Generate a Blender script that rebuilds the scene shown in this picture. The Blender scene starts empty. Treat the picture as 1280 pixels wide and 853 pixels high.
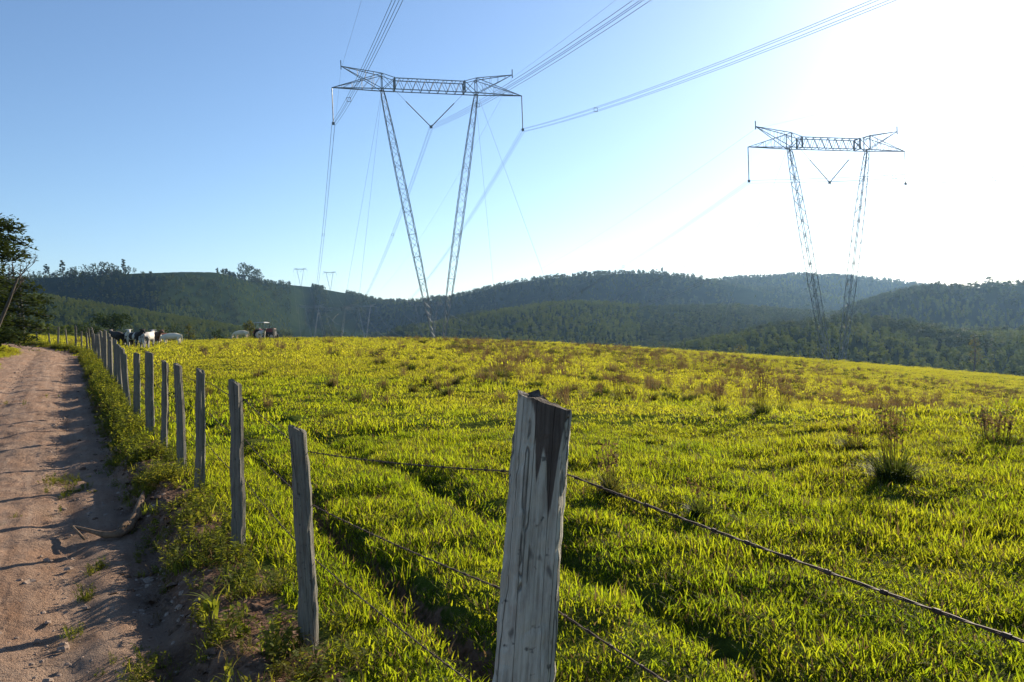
import bpy, math, random
import numpy as np
from mathutils import Vector, Matrix, Quaternion

SC = bpy.context.scene
C = SC.collection
R = math.radians
rng = np.random.default_rng(7)
random.seed(7)

# ------------------------------------------------------------------ camera
FPX, CX, CY = 1000.0, 640.0, 426.5          # focal length and centre in photograph pixels (1280 x 853)
EYE = 1.75
ROLL, PITCH = R(2.0), math.atan(17.5 / FPX)
_f = Vector((0, math.cos(PITCH), -math.sin(PITCH)))
_r0 = Vector((1, 0, 0)); _u0 = Vector((0, math.sin(PITCH), math.cos(PITCH)))
_r = math.cos(ROLL) * _r0 - math.sin(ROLL) * _u0
_u = math.sin(ROLL) * _r0 + math.cos(ROLL) * _u0
cam_d = bpy.data.cameras.new('camera'); cam = bpy.data.objects.new('camera', cam_d); C.objects.link(cam)
cam_d.sensor_width = 36; cam_d.lens = FPX / 1280 * 36
cam_d.clip_start = 0.05; cam_d.clip_end = 60000
cam.matrix_world = Matrix(((_r.x, _u.x, -_f.x, 0), (_r.y, _u.y, -_f.y, 0), (_r.z, _u.z, -_f.z, EYE), (0, 0, 0, 1)))
SC.camera = cam

# ------------------------------------------------------------------ sky, sun, exposure
SUN_AZ, SUN_EL = R(35), R(21)               # azimuth to the right of the view direction (+Y)
w = bpy.data.worlds.new('World'); SC.world = w; w.use_nodes = True
nt = w.node_tree; nt.nodes.clear()
sky = nt.nodes.new('ShaderNodeTexSky'); sky.sky_type = 'NISHITA'; sky.sun_disc = False
sky.sun_elevation = SUN_EL; sky.sun_rotation = SUN_AZ
sky.air_density = 1.0; sky.dust_density = 0.55; sky.ozone_density = 3.6; sky.altitude = 600
bg = nt.nodes.new('ShaderNodeBackground'); bg.inputs['Strength'].default_value = 0.078
wo = nt.nodes.new('ShaderNodeOutputWorld')
nt.links.new(sky.outputs[0], bg.inputs[0]); nt.links.new(bg.outputs[0], wo.inputs[0])
SUN_DIR = Vector((math.sin(SUN_AZ) * math.cos(SUN_EL), math.cos(SUN_AZ) * math.cos(SUN_EL), math.sin(SUN_EL)))
sl = bpy.data.lights.new('sun', 'SUN'); sun = bpy.data.objects.new('sun', sl); C.objects.link(sun)
sl.energy = 4.8; sl.angle = R(0.53); sl.color = (1.0, 0.87, 0.68)
sun.rotation_euler = SUN_DIR.to_track_quat('Z', 'Y').to_euler()
SC.view_settings.view_transform = 'Standard'; SC.view_settings.look = 'None'
SC.view_settings.gamma = 1; SC.view_settings.use_curve_mapping = False
SC.view_settings.exposure = 1.1
SC.render.engine = 'CYCLES'
cy = SC.cycles
cy.use_denoising = True; cy.max_bounces = 6; cy.diffuse_bounces = 2; cy.glossy_bounces = 2
cy.transmission_bounces = 4; cy.transparent_max_bounces = 8; cy.volume_bounces = 0
cy.caustics_reflective = False; cy.caustics_refractive = False; cy.sample_clamp_indirect = 4

# ------------------------------------------------------------------ measuring helpers
def ray(px, py):
    d = _f + (px - CX) / FPX * _r + (CY - py) / FPX * _u
    return d / d.y
def P(px, py, depth):                        # the place that lies `depth` metres ahead
    d = ray(px, py) * depth
    return Vector((d.x, d.y, d.z + EYE))
def G(px, py, z0=0.0):                       # where the sight line meets the level z0
    d = ray(px, py); k = (z0 - EYE) / d.z
    return Vector((d.x * k, d.y * k, z0))
def to_px(p):
    v = Vector(p) - Vector((0, 0, EYE)); k = FPX / v.dot(_f)
    return CX + v.dot(_r) * k, CY - v.dot(_u) * k
def hash2(ix, iy, s):
    h = (ix.astype(np.int64) * 374761393 + iy.astype(np.int64) * 668265263 + s * 974634777) & 0x7fffffff
    h = ((h ^ (h >> 13)) * 1274126177) & 0x7fffffff
    h = (h ^ (h >> 16)) & 0xffff
    return h / 65535.0
def vnoise(x, y, s=0):
    x = np.asarray(x, float); y = np.asarray(y, float)
    ix = np.floor(x); iy = np.floor(y); fx = x - ix; fy = y - iy
    fx = fx * fx * (3 - 2 * fx); fy = fy * fy * (3 - 2 * fy)
    a = hash2(ix, iy, s); b = hash2(ix + 1, iy, s); c = hash2(ix, iy + 1, s); d = hash2(ix + 1, iy + 1, s)
    return (a + (b - a) * fx) * (1 - fy) + (c + (d - c) * fx) * fy
def fbm(x, y, s=0, o=4):
    v = 0; a = .5; t = 0
    for i in range(o):
        v = v + a * vnoise(x, y, s + i * 17); t += a; a *= .5; x = np.asarray(x) * 2.03 + 11.3; y = np.asarray(y) * 2.03 + 5.1
    return v / t
def sstep(a, b, x):
    t = np.clip((np.asarray(x, float) - a) / (b - a), 0, 1); return t * t * (3 - 2 * t)

# ------------------------------------------------------------------ terrain
P2 = np.array((-1.18, 4.67)); FU = np.array((-.4855, .8742)); FN = np.array((-.8742, -.4855))   # fence line: start, along, towards the road
def sd(x, y):
    rx = np.asarray(x, float) - P2[0]; ry = np.asarray(y, float) - P2[1]
    return rx * FU[0] + ry * FU[1], rx * FN[0] + ry * FN[1]
def curve_pts(pts, depth_of):                # (px, py) control points -> tangent, height above eye per metre of depth
    t = [ray(a, b).x for a, b in pts]; e = [ray(a, b).z for a, b in pts]
    return np.array(t), np.array(e)
_ct, _ce = curve_pts([(-300, 415), (-100, 418), (50, 424), (100, 427), (150, 428), (220, 428.5), (300, 425), (420, 424), (545, 425), (700, 431),
                      (850, 441), (1000, 452), (1130, 464), (1280, 479), (1500, 508), (1900, 540)], None)
_cg = _ce * 120 + EYE
SEND = 74.0                                   # the road and the fence bend to the left here
def road_d(x, y):
    """distance to the left of the fence line, following the bend at the far end"""
    s, d = sd(x, y)
    k = np.clip(s - (SEND - 26), 0, None)
    return s, d - 0.0125 * k * k
def pasture(x, y):
    x = np.asarray(x, float); y = np.asarray(y, float)
    t = np.where(y > 1, x / np.maximum(y, 1), x)
    g = np.interp(t, _ct, _cg)
    S = (1 - np.exp(-np.clip(y - 14, 0, None) / 45)) / .905
    h = g * np.minimum(S, 1.07)
    left = sstep(-.44, -.56, t)
    h = h + left * np.clip(y - 110, 0, 150) * .016
    drop = np.clip(y - 124, 0, None); drop = .0022 * np.minimum(drop, 45) ** 2 + .12 * np.clip(drop - 45, 0, None)
    dl = np.clip(y - 250, 0, None) * .1
    h = h - drop * (1 - left) - dl * left
    return h
def rut_wave(s):
    return (vnoise(s * .35, s * 0, 12) - .5) * .14 + .26 * sstep(5, -.5, s)
def near_detail(x, y):
    s, d = road_d(x, y)
    r = np.hypot(x, y)
    fade = 1 - sstep(60, 160, r)
    past = sstep(.15, -.25, d)
    hum = (np.abs(fbm(x * 1.0, y * 1.3, 3, 2) - .5) * -2 + .3) * .14 + (fbm(x * 2.6, y * 2.6, 4, 2) - .5) * .09 + (fbm(x * .33, y * .33, 5, 2) - .5) * .24
    lip = 1 - sstep(.05, .45, d)
    z = hum * past * sstep(0, -1.0, d) * fade
    wob = (vnoise(s * .8, d * 0, 9) - .5) * .22
    deep = (.29 - .12 * sstep(25, 60, s))
    z = z - deep * sstep(.28 + wob, .72 + wob, d) * (1 - sstep(3.9 + wob * 2, 5.2 + wob * 2, d) * .75)
    z = z + (fbm(x * 5, y * 5, 31, 3) - .5) * .11 * sstep(-.25, .1, d) * (1 - sstep(.6, .9, d)) * fade
    for dc, wd, dp in ((-1.02, .17, .27), (-2.35, .2, .17)):         # two wheel ruts in the pasture
        wv = dc + rut_wave(s)
        z = z - dp * np.exp(-((d - wv) / wd) ** 2) * (1 - sstep(30, 55, s)) * (.7 + .6 * vnoise(s * .7, d * 0, 77))
    z = z - .20 * sstep(11.0, 4.2, y) * (1 - .75 * sstep(.5, 1.0, d))
    for ps, am in ((2.05, .05), (3.9, .05), (5.9, .05)):
        z = z + am * np.exp(-(((s - ps + .12) / .42) ** 2 + ((d - .16) / .24) ** 2))
    return z
HILLS = []
def hill(pts, rd, foot, low, gul, seed):
    t, e = curve_pts(pts, None)
    rp, rv = zip(*rd)
    rt = np.array([ray(a, 380).x for a in rp])
    HILLS.append((t, e, rt, np.array(rv, float), foot, low, gul, seed))
hill([(-500, 352), (-100, 350), (0, 349), (60, 347), (100, 345.5), (170, 342), (230, 340), (270, 340.5), (300, 349), (340, 354), (390, 359), (440, 368), (480, 378), (520, 388), (560, 402), (600, 426)],
     [(-500, 1250), (200, 1300), (300, 1500), (380, 1850), (600, 1900)], .36, 0, 26, 1)
hill([(400, 440), (440, 400), (470, 381), (490, 378), (520, 377), (560, 374), (600, 364), (640, 354), (680, 349), (720, 346), (780, 342), (820, 342), (850, 346), (885, 353), (930, 360), (1000, 375), (1100, 402), (1200, 430)],
     [(400, 1850), (520, 1700), (700, 1450), (900, 1400), (1200, 1300)], .45, 0, 34, 2)
hill([(760, 430), (800, 385), (850, 355), (890, 351), (930, 347), (1000, 344), (1060, 348), (1110, 352), (1140, 356), (1200, 363), (1300, 370), (1700, 385)],
     [(760, 1750), (1700, 1650)], .62, 0, 30, 3)
hill([(980, 440), (1020, 415), (1045, 398), (1065, 387), (1090, 377), (1120, 369), (1150, 363), (1200, 362), (1240, 359), (1280, 357), (1400, 348), (1800, 340)],
     [(980, 780), (1800, 880)], .40, 0, 22, 4)
hill([(430, 432), (500, 414), (560, 402), (620, 391), (680, 382), (720, 379), (760, 381), (820, 387), (900, 388), (980, 393), (1060, 398), (1150, 412), (1250, 428)],
     [(430, 1000), (720, 980), (1250, 900)], .6, 0, 16, 5)
hill([(760, 452), (840, 440), (900, 428), (960, 415), (1030, 407), (1080, 407), (1150, 417), (1200, 425), (1280, 424), (1400, 420), (1800, 420)],
     [(760, 520), (1000, 480), (1800, 430)], .62, 0, 6, 6)
hill([(-500, 365), (-100, 366), (0, 368), (60, 373), (120, 382), (200, 395), (260, 405), (330, 418), (400, 430)],
     [(-500, 820), (400, 860)], .5, 0, 20, 7)
def far_hills(x, y):
    x = np.asarray(x, float); y = np.asarray(y, float)
    yy = np.maximum(y, 150.0); t = x / yy
    best = np.full(np.shape(yy), -40.0)
    for (ct, ce, rt, rv, foot, low, gul, seed) in HILLS:
        Rr = np.interp(t, rt, rv)
        H = np.interp(t, ct, ce) * Rr + EYE - low
        u = (yy - Rr * foot) / (Rr * (1 - foot))
        front = sstep(0, 1, u) * .55 + np.clip(u, 0, 1) * .45 if seed not in (1, 2, 4) else .62 * sstep(.66, 1.0, u) + .38 * np.clip(u, 0, 1)
        back = 1 - .45 * sstep(1.0, 1.9, u)
        n = (np.abs(fbm(x / 330 + seed * 7, y / 420, seed, 3) - .5) * 2 - .28) * gul
        rip = (fbm(x / 90, y / 110, seed + 40, 3) - .5) * gul * .45
        lim = np.clip(u, 0, 1) * np.clip(1 - u, 0, 1) * 3.2
        v = np.where(u < 0, -34.0, -34 + (H + 34) * front * back) + (n + rip) * np.where(u < 1, lim, 0)
        best = np.maximum(best, v)
    return np.where(y > 150, best, -40)
def hmain(x, y):
    b = np.maximum(pasture(x, y), -30)
    return np.maximum(b, far_hills(x, y))
def height(x, y):
    return hmain(x, y) + near_detail(x, y)
def hz(x, y): return float(height(np.array([x]), np.array([y]))[0])
def ground_at(px, py0, depth):
    p = P(px, py0, depth); return Vector((p.x, p.y, hz(p.x, p.y)))

# ------------------------------------------------------------------ node helpers
class NB:
    def __init__(s, name):
        s.m = bpy.data.materials.new(name); s.m.use_nodes = True
        s.t = s.m.node_tree; s.t.nodes.clear()
        s.out = s.t.nodes.new('ShaderNodeOutputMaterial')
    def n(s, typ, **kw):
        nd = s.t.nodes.new(typ)
        for k, v in kw.items():
            if k.startswith('_'): setattr(nd, k[1:], v)
            else:
                key = k.replace('__', ' ')
                nd.inputs[int(key[1:]) if key[0] == 'i' and key[1:].isdigit() else key].default_value = v
        return nd
    def l(s, a, b): s.t.links.new(a, b)
    def noise(s, vec, scale, detail=4, rough=.55, dist=0):
        nd = s.n('ShaderNodeTexNoise', Scale=scale, Detail=detail, Roughness=rough, Distortion=dist)
        if vec is not None: s.l(vec, nd.inputs['Vector'])
        return nd.outputs['Fac']
    def ramp(s, fac, stops, interp='LINEAR'):
        nd = s.n('ShaderNodeValToRGB'); cr = nd.color_ramp; cr.interpolation = interp
        while len(cr.elements) < len(stops): cr.elements.new(.5)
        for e, (p, c) in zip(cr.elements, stops):
            e.position = p; e.color = (*c, 1) if not np.isscalar(c) else (c, c, c, 1)
        s.l(fac, nd.inputs[0]); return nd.outputs[0]
    def mix(s, fac, a, b, mode='MIX'):
        nd = s.n('ShaderNodeMix', _data_type='RGBA', _blend_type=mode)
        for v, i in ((fac, 0), (a, 6), (b, 7)):
            if hasattr(v, 'is_linked') or hasattr(v, 'links'): s.l(v, nd.inputs[i])
            elif i == 0: nd.inputs[0].default_value = v
            else: nd.inputs[i].default_value = (*v, 1)
        return nd.outputs[2]
    def math(s, op, a, b=0.0):
        nd = s.n('ShaderNodeMath', _operation=op)
        for i, v in enumerate((a, b)):
            if hasattr(v, 'links'): s.l(v, nd.inputs[i])
            else: nd.inputs[i].default_value = v
        return nd.outputs[0]
    def mapping(s, vec, scale=(1, 1, 1), loc=(0, 0, 0), rot=(0, 0, 0)):
        nd = s.n('ShaderNodeMapping', Scale=scale, Location=loc, Rotation=rot); s.l(vec, nd.inputs[0]); return nd.outputs[0]
    def bump(s, h, strength, dist):
        nd = s.n('ShaderNodeBump', Strength=strength, Distance=dist); s.l(h, nd.inputs['Height']); return nd.outputs[0]
    def pos(s): return s.n('ShaderNodeNewGeometry').outputs['Position']
    def obj(s): return s.n('ShaderNodeTexCoord').outputs['Object']
    def rand(s): return s.n('ShaderNodeObjectInfo').outputs['Random']
    def bsdf(s, col, rough=.8, spec=.2, normal=None, metallic=0):
        p = s.n('ShaderNodeBsdfPrincipled', Roughness=rough, Metallic=metallic)
        p.inputs['Specular IOR Level'].default_value = spec
        if hasattr(col, 'links'): s.l(col, p.inputs['Base Color'])
        else: p.inputs['Base Color'].default_value = (*col, 1)
        if normal is not None: s.l(normal, p.inputs['Normal'])
        return p
    def done(s, shader): s.l(shader.outputs[0], s.out.inputs[0]); return s.m
def leaf_mat(name, c1, c2, c3, tr=.5, trcol=(1.9, 1.7, .7), nscale=.25, rough=.5, spec=.25, dry=False):
    """leaf faces: colour varies leaf clump by clump and place by place; light passes through"""
    b = NB(name); pos = b.pos()
    f = b.math('ADD', b.math('MULTIPLY', b.rand(), .45), b.math('MULTIPLY', b.noise(pos, nscale, 3), .75))
    col = b.ramp(f, [(.25, c1), (.55, c2), (.85, c3)])
    if dry:                                             # the pasture is drier and yellower away from the road track
        sp = b.n('ShaderNodeSeparateXYZ'); b.l(pos, sp.inputs[0])
        k = b.math('ADD', b.math('MULTIPLY', sp.outputs[1], .016), b.math('MULTIPLY', sp.outputs[0], .012))
        k = b.math('ADD', k, b.math('MULTIPLY', b.noise(pos, .09, 4), 1.1))
        col = b.mix(b.ramp(k, [(.7, 0), (1.4, .62)]), col, (.128, .124, .036))
    p = b.bsdf(col, rough, spec)
    t = b.n('ShaderNodeBsdfTranslucent')
    b.l(b.mix(1.0, col, trcol, 'MULTIPLY'), t.inputs[0])
    m = b.n('ShaderNodeMixShader', Fac=tr); b.l(p.outputs[0], m.inputs[1]); b.l(t.outputs[0], m.inputs[2])
    return b.done(m)
M = {}
M['blade'] = leaf_mat('grass_blade', (.05, .085, .012), (.092, .122, .014), (.12, .135, .02), .64, (3.55, 3.25, .74), .35, .6, .05, True)
M['dryblade'] = leaf_mat('dry_grass', (.08, .05, .028), (.12, .082, .04), (.18, .135, .065), .4, (1.3, 1.2, 1), .5, .8, .1)
M['tussock'] = leaf_mat('tussock_blade', (.03, .05, .014), (.05, .066, .018), (.09, .085, .028), .4, (1.8, 1.7, .8), .6, .7, .06)
M['weed'] = leaf_mat('weed_leaf', (.06, .08, .022), (.09, .112, .028), (.125, .13, .035), .55, (2.6, 2.3, .7), 1.5, .7, .06)
M['leaf_dark'] = leaf_mat('leaf_dark', (.022, .038, .014), (.035, .055, .018), (.055, .07, .022), .3, (1.5, 1.4, .7), .04, .7, .05)
M['leaf_mid'] = leaf_mat('leaf_mid', (.032, .052, .018), (.05, .075, .022), (.075, .092, .028), .35, (1.6, 1.5, .7), .02, .7, .05)
M['leaf_plant'] = leaf_mat('leaf_plantation', (.05, .075, .02), (.07, .098, .024), (.09, .11, .03), .4, (1.7, 1.6, .7), .01, .7, .05)
M['leaf_olive'] = leaf_mat('leaf_olive', (.06, .068, .02), (.085, .09, .026), (.11, .105, .035), .4, (1.6, 1.5, .7), .1, .7, .05)
def bark():
    b = NB('bark'); o = b.obj()
    n = b.noise(b.mapping(o, (6, 6, 1.2)), 3, 5)
    return b.done(b.bsdf(b.ramp(n, [(.3, (.05, .042, .034)), (.7, (.13, .11, .09))]), .9, .1, b.bump(n, .5, .05)))
M['bark'] = bark()
SOIL = [(.25, (.07, .04, .027)), (.5, (.145, .088, .06)), (.8, (.24, .158, .112))]
def ground_mat():
    b = NB('pasture_ground'); pos = b.pos()
    soil = b.n('ShaderNodeAttribute', _attribute_name='soil').outputs['Fac']
    wood = b.n('ShaderNodeAttribute', _attribute_name='forest').outputs['Fac']
    n1 = b.noise(pos, .5, 6); n2 = b.noise(pos, 14, 5); n3 = b.noise(pos, .035, 4)
    g = b.ramp(n2, [(.25, (.03, .045, .01)), (.55, (.065, .09, .016)), (.8, (.10, .12, .022))])
    g = b.mix(b.ramp(n1, [(.45, 0), (.75, .55)]), g, (.105, .095, .03))
    e = b.ramp(n2, SOIL)
    s2 = b.math('ADD', soil, b.math('MULTIPLY', b.math('SUBTRACT', n2, .5), .9))
    c = b.mix(b.ramp(s2, [(.42, 0), (.6, 1)]), g, e)
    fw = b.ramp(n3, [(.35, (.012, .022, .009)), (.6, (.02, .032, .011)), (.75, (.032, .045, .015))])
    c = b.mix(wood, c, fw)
    bp = b.n('ShaderNodeBump', Strength=1.0, Distance=.05); b.l(n2, bp.inputs['Height']); b.l(b.math('SUBTRACT', 1.0, wood), bp.inputs['Strength'])
    return b.done(b.bsdf(c, 1.0, 0.0, bp.outputs[0]))
M['ground'] = ground_mat()
def road_mat():
    b = NB('dirt_road'); pos = b.pos()
    ang = math.atan2(FU[0], FU[1])
    al = b.mapping(pos, (1, 1, 1), rot=(0, 0, ang))
    streak = b.noise(b.mapping(al, (3.0, .22, 1)), 2.2, 5, .6)
    n1 = b.noise(pos, 1.3, 6, .6); n2 = b.noise(pos, 22, 6, .65); n3 = b.noise(pos, 90, 3, .6)
    c = b.ramp(streak, [(.3, (.23, .135, .085)), (.55, (.34, .215, .145)), (.75, (.44, .31, .225))])
    c = b.mix(b.ramp(n1, [(.35, 0), (.7, .6)]), c, (.30, .235, .185))
    c = b.mix(b.ramp(n2, [(.55, 0), (.72, .7)]), c, (.15, .085, .055))
    v = b.n('ShaderNodeTexVoronoi', Scale=34.0); b.l(pos, v.inputs['Vector'])
    c = b.mix(b.ramp(v.outputs['Distance'], [(.05, .55), (.16, 0)]), c, (.38, .31, .25))
    ed = b.n('ShaderNodeAttribute', _attribute_name='edge').outputs['Fac']
    c = b.mix(ed, b.ramp(n2, SOIL), c)
    h = b.math('ADD', b.math('MULTIPLY', n2, 1.0), b.math('MULTIPLY', n3, .5))
    return b.done(b.bsdf(c, .95, .08, b.bump(h, 1.0, .06)))
M['road'] = road_mat()
def wood_mat(name, stain=0.0, dim=1.0):
    b = NB(name); o = b.obj(); rnd = b.rand()
    off = b.n('ShaderNodeCombineXYZ'); b.l(b.math('MULTIPLY', rnd, 37), off.inputs[0]); b.l(b.math('MULTIPLY', rnd, 91), off.inputs[2])
    va = b.n('ShaderNodeVectorMath', _operation='ADD'); b.l(o, va.inputs[0]); b.l(off.outputs[0], va.inputs[1]); q = va.outputs[0]
    grain = b.noise(b.mapping(q, (26, 26, 1.3)), 3.2, 6, .62, .25)
    crack = b.noise(b.mapping(q, (11, 11, .07)), 2.1, 2, .5, .15)
    blot = b.noise(b.mapping(q, (7, 7, 4)), 2.2, 4, .6)
    spots = b.noise(q, 34, 2, .5)
    c = b.ramp(grain, [(.28, (.20 * dim, .18 * dim, .145 * dim)), (.5, (.33 * dim, .305 * dim, .25 * dim)), (.72, (.45 * dim, .425 * dim, .355 * dim))])
    c = b.mix(b.ramp(blot, [(.5, 0), (.75, .6)]), c, (.2, .165, .145))
    c = b.mix(b.ramp(spots, [(.66, 0), (.74, .8)]), c, (.06, .055, .05))
    ck = b.ramp(crack, [(.467, 0), (.478, 1), (.482, 1), (.495, 0)])
    c = b.mix(b.math('MULTIPLY', ck, .7), c, (.06, .052, .046))
    if stain:
        z = b.n('ShaderNodeSeparateXYZ'); b.l(o, z.inputs[0])
        def gau(c0, wd):
            q_ = b.math('DIVIDE', b.math('SUBTRACT', z.outputs[0], c0), wd)
            return b.math('POWER', 2.718, b.math('MULTIPLY', b.math('MULTIPLY', q_, q_), -1.0))
        wob = b.noise(b.mapping(o, (60, 60, 5)), 1.0, 3, .6)
        Ld = b.math('ADD', b.math('MULTIPLY', gau(.018, .017), .21), b.math('ADD', b.math('MULTIPLY', gau(-.028, .012), .16), b.math('MULTIPLY', gau(.008, .055), .15)))
        Ld = b.math('ADD', Ld, b.math('MULTIPLY', b.math('SUBTRACT', wob, .5), .12))
        k = b.math('ADD', b.math('SUBTRACT', z.outputs[2], stain), Ld)
        c = b.mix(b.ramp(k, [(.015, 0), (.04, .88)]), c, b.ramp(grain, [(.3, (.035, .025, .021)), (.7, (.085, .06, .05))]))
        dk = b.noise(b.mapping(o, (16, 16, 7), loc=(7, 2, 1)), 1.5, 2, .4)
        c = b.mix(b.ramp(dk, [(.67, 0), (.73, .7)]), c, (.07, .06, .052))
    h = b.math('SUBTRACT', grain, b.math('MULTIPLY', ck, .9))
    return b.done(b.bsdf(c, .9, .12, b.bump(h, .8, .012)))
_by = P2[1] - 2.6 * FU[1]; _bx = P2[0] - 2.6 * FU[0]
BIGH = P(689, 493, _by).z - hz(_bx, _by) - .02
M['post'] = wood_mat('weathered_post', 0, .5)  # darker copy of the wood: the posts' backlit shade is put into the colour
M['big_post'] = wood_mat('weathered_post_stained', BIGH - .005, 1.22)
def plain(name, c, rough=.6, spec=.3, metallic=0, var=.25, scale=8):
    b = NB(name); n = b.noise(b.obj(), scale, 4)
    return b.done(b.bsdf(b.ramp(n, [(.3, tuple(v * (1 - var) for v in c)), (.7, tuple(v * (1 + var) for v in c))]), rough, spec, None, metallic))
M['rust_wire'] = plain('rusty_wire', (.07, .045, .035), .75, .3, .2, .4, 60)
M['steel'] = plain('galvanised_steel', (.24, .25, .26), .6, .4, .3, .2, 2)
M['cable'] = plain('aluminium_cable', (.16, .165, .17), .55, .4, .4, .1, 2)
M['glass_ins'] = plain('glass_insulator', (.16, .17, .17), .25, .5, 0, .15, 6)
M['tyre'] = plain('tyre_rubber', (.022, .021, .02), .85, .2, 0, .3, 9)
M['rim'] = plain('pale_rim', (.5, .42, .36), .6, .3, 0, .2, 9)
M['tractor_red'] = plain('worn_red_paint', (.17, .035, .03), .5, .4, 0, .35, 5)
M['tractor_dark'] = plain('greasy_metal', (.03, .03, .032), .6, .4, .2, .3, 6)
M['canopy'] = plain('canopy_sheet', (.35, .36, .38), .5, .4, .1, .2, 4)
M['pebble'] = plain('pebble', (.27, .20, .155), .9, .1, 0, .35, 3)
M['clod'] = plain('soil_clod', (.12, .078, .055), .95, .05, 0, .5, 2)
M['deadwood'] = plain('dead_branch', (.17, .115, .075), .9, .1, 0, .5, 14)
M['flower'] = plain('pale_flower', (.55, .5, .42), .8, .1, 0, .1, 8)

# ------------------------------------------------------------------ mesh helpers
class MB:
    def __init__(s): s.v = []; s.f = []
    def add(s, vs, fs):
        k = len(s.v); s.v += [tuple(p) for p in vs]; s.f += [tuple(i + k for i in f) for f in fs]
    def bar(s, p, q, r, n=4): s.tube([p, q], [r, r], n)
    def tube(s, pts, rad, n=6, cap=True):
        pts = [Vector(p) for p in pts]
        vs = []; fs = []
        t0 = (pts[1] - pts[0]).normalized()
        a = t0.orthogonal().normalized()
        for i, p in enumerate(pts):
            t = (pts[min(i + 1, len(pts) - 1)] - pts[max(i - 1, 0)]).normalized()
            a = (a - t * a.dot(t)).normalized(); b = t.cross(a)
            for k in range(n):
                an = 2 * math.pi * k / n
                vs.append(p + (a * math.cos(an) + b * math.sin(an)) * rad[i])
        for i in range(len(pts) - 1):
            for k in range(n):
                fs.append((i * n + k, i * n + (k + 1) % n, (i + 1) * n + (k + 1) % n, (i + 1) * n + k))
        if cap:
            fs.append(tuple(reversed(range(n)))); fs.append(tuple((len(pts) - 1) * n + k for k in range(n)))
        s.add(vs, fs)
    def box(s, c, h, rot=None):
        vs = []
        for i in range(8):
            v = Vector((h[0] * (1 if i & 1 else -1), h[1] * (1 if i & 2 else -1), h[2] * (1 if i & 4 else -1)))
            if rot is not None: v = rot @ v
            vs.append(Vector(c) + v)
        s.add(vs, [(0, 2, 3, 1), (4, 5, 7, 6), (0, 1, 5, 4), (2, 6, 7, 3), (0, 4, 6, 2), (1, 3, 7, 5)])
    def blade(s, base, d, length, width, bend, seg=3, twist=0.0):
        """one grass blade or narrow leaf: a tapering ribbon that bends towards d"""
        d = Vector((math.cos(d), math.sin(d), 0)); side = Vector((-d.y, d.x, 0))
        side = (side * math.cos(twist) + d * math.sin(twist)).normalized()
        vs = []; fs = []
        for i in range(seg):
            t = i / seg
            p = Vector(base) + d * (length * bend * t * t) + Vector((0, 0, length * (t - bend * .45 * t * t)))
            ww = width * (1 - t * t * .75) * (.75 + .5 * min(t * 3, 1))
            vs += [p - side * ww / 2, p + side * ww / 2]
        vs.append(Vector(base) + d * length * bend + Vector((0, 0, length * (1 - bend * .45))))
        for i in range(seg - 1): fs.append((2 * i, 2 * i + 1, 2 * i + 3, 2 * i + 2))
        fs.append((2 * seg - 2, 2 * seg - 1, 2 * seg)); s.add(vs, fs)
    def leafquad(s, c, n, size, asp=.55, roll=0):
        n = Vector(n).normalized(); a = n.orthogonal().normalized(); b = n.cross(a)
        a, b = a * math.cos(roll) + b * math.sin(roll), b * math.cos(roll) - a * math.sin(roll)
        c = Vector(c); a = a * size * .5; b = b * size * .5 * asp
        s.add([c - a, c - b * .9 - a * .1, c + a, c + b * .9 + a * .05], [(0, 1, 2, 3)])
    def mesh(s, name, mat, smooth=False):
        me = bpy.data.meshes.new(name); me.from_pydata(s.v, [], s.f); me.materials.append(mat)
        if smooth: me.polygons.foreach_set('use_smooth', [True] * len(me.polygons))
        me.update(); return me
    def build(s, name, mat, parent=None, smooth=False):
        return ob(name, s.mesh(name, mat, smooth), parent)
def ob(name, me, parent=None, loc=None):
    o = bpy.data.objects.new(name, me); C.objects.link(o)
    if parent is not None: o.parent = parent
    if loc is not None: o.location = loc
    return o
def empty(name, loc, rz=0, sc=1):
    o = bpy.data.objects.new(name, None); C.objects.link(o); o.location = loc; o.rotation_euler = (0, 0, rz); o.scale = (sc, sc, sc); o.empty_display_size = .2
    return o
def tag(o, label=None, cat=None, group=None, kind=None):
    for k, v in (('label', label), ('category', cat), ('group', group), ('kind', kind)):
        if v: o[k] = v
    return o
def np_mesh(name, v, f4, mat, smooth=True):
    me = bpy.data.meshes.new(name)
    me.vertices.add(len(v)); me.vertices.foreach_set('co', np.asarray(v, np.float32).ravel())
    f4 = np.asarray(f4, np.int32); me.loops.add(f4.size); me.loops.foreach_set('vertex_index', f4.ravel())
    me.polygons.add(len(f4)); me.polygons.foreach_set('loop_start', np.arange(0, f4.size, 4, dtype=np.int32))
    me.polygons.foreach_set('loop_total', np.full(len(f4), 4, np.int32))
    if smooth: me.polygons.foreach_set('use_smooth', np.ones(len(f4), bool))
    me.materials.append(mat); me.update(calc_edges=True); me.validate(); return me
def grid_faces(nu, nv, wrap=False):
    i, j = np.meshgrid(np.arange(nu if wrap else nu - 1), np.arange(nv - 1), indexing='ij')
    i2 = (i + 1) % nu
    return np.stack([i * nv + j, i2 * nv + j, i2 * nv + j + 1, i * nv + j + 1], -1).reshape(-1, 4)[:, ::-1]
def attr(me, name, vals):
    a = me.attributes.new(name, 'FLOAT', 'POINT'); a.data.foreach_set('value', np.asarray(vals, np.float32))

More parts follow.
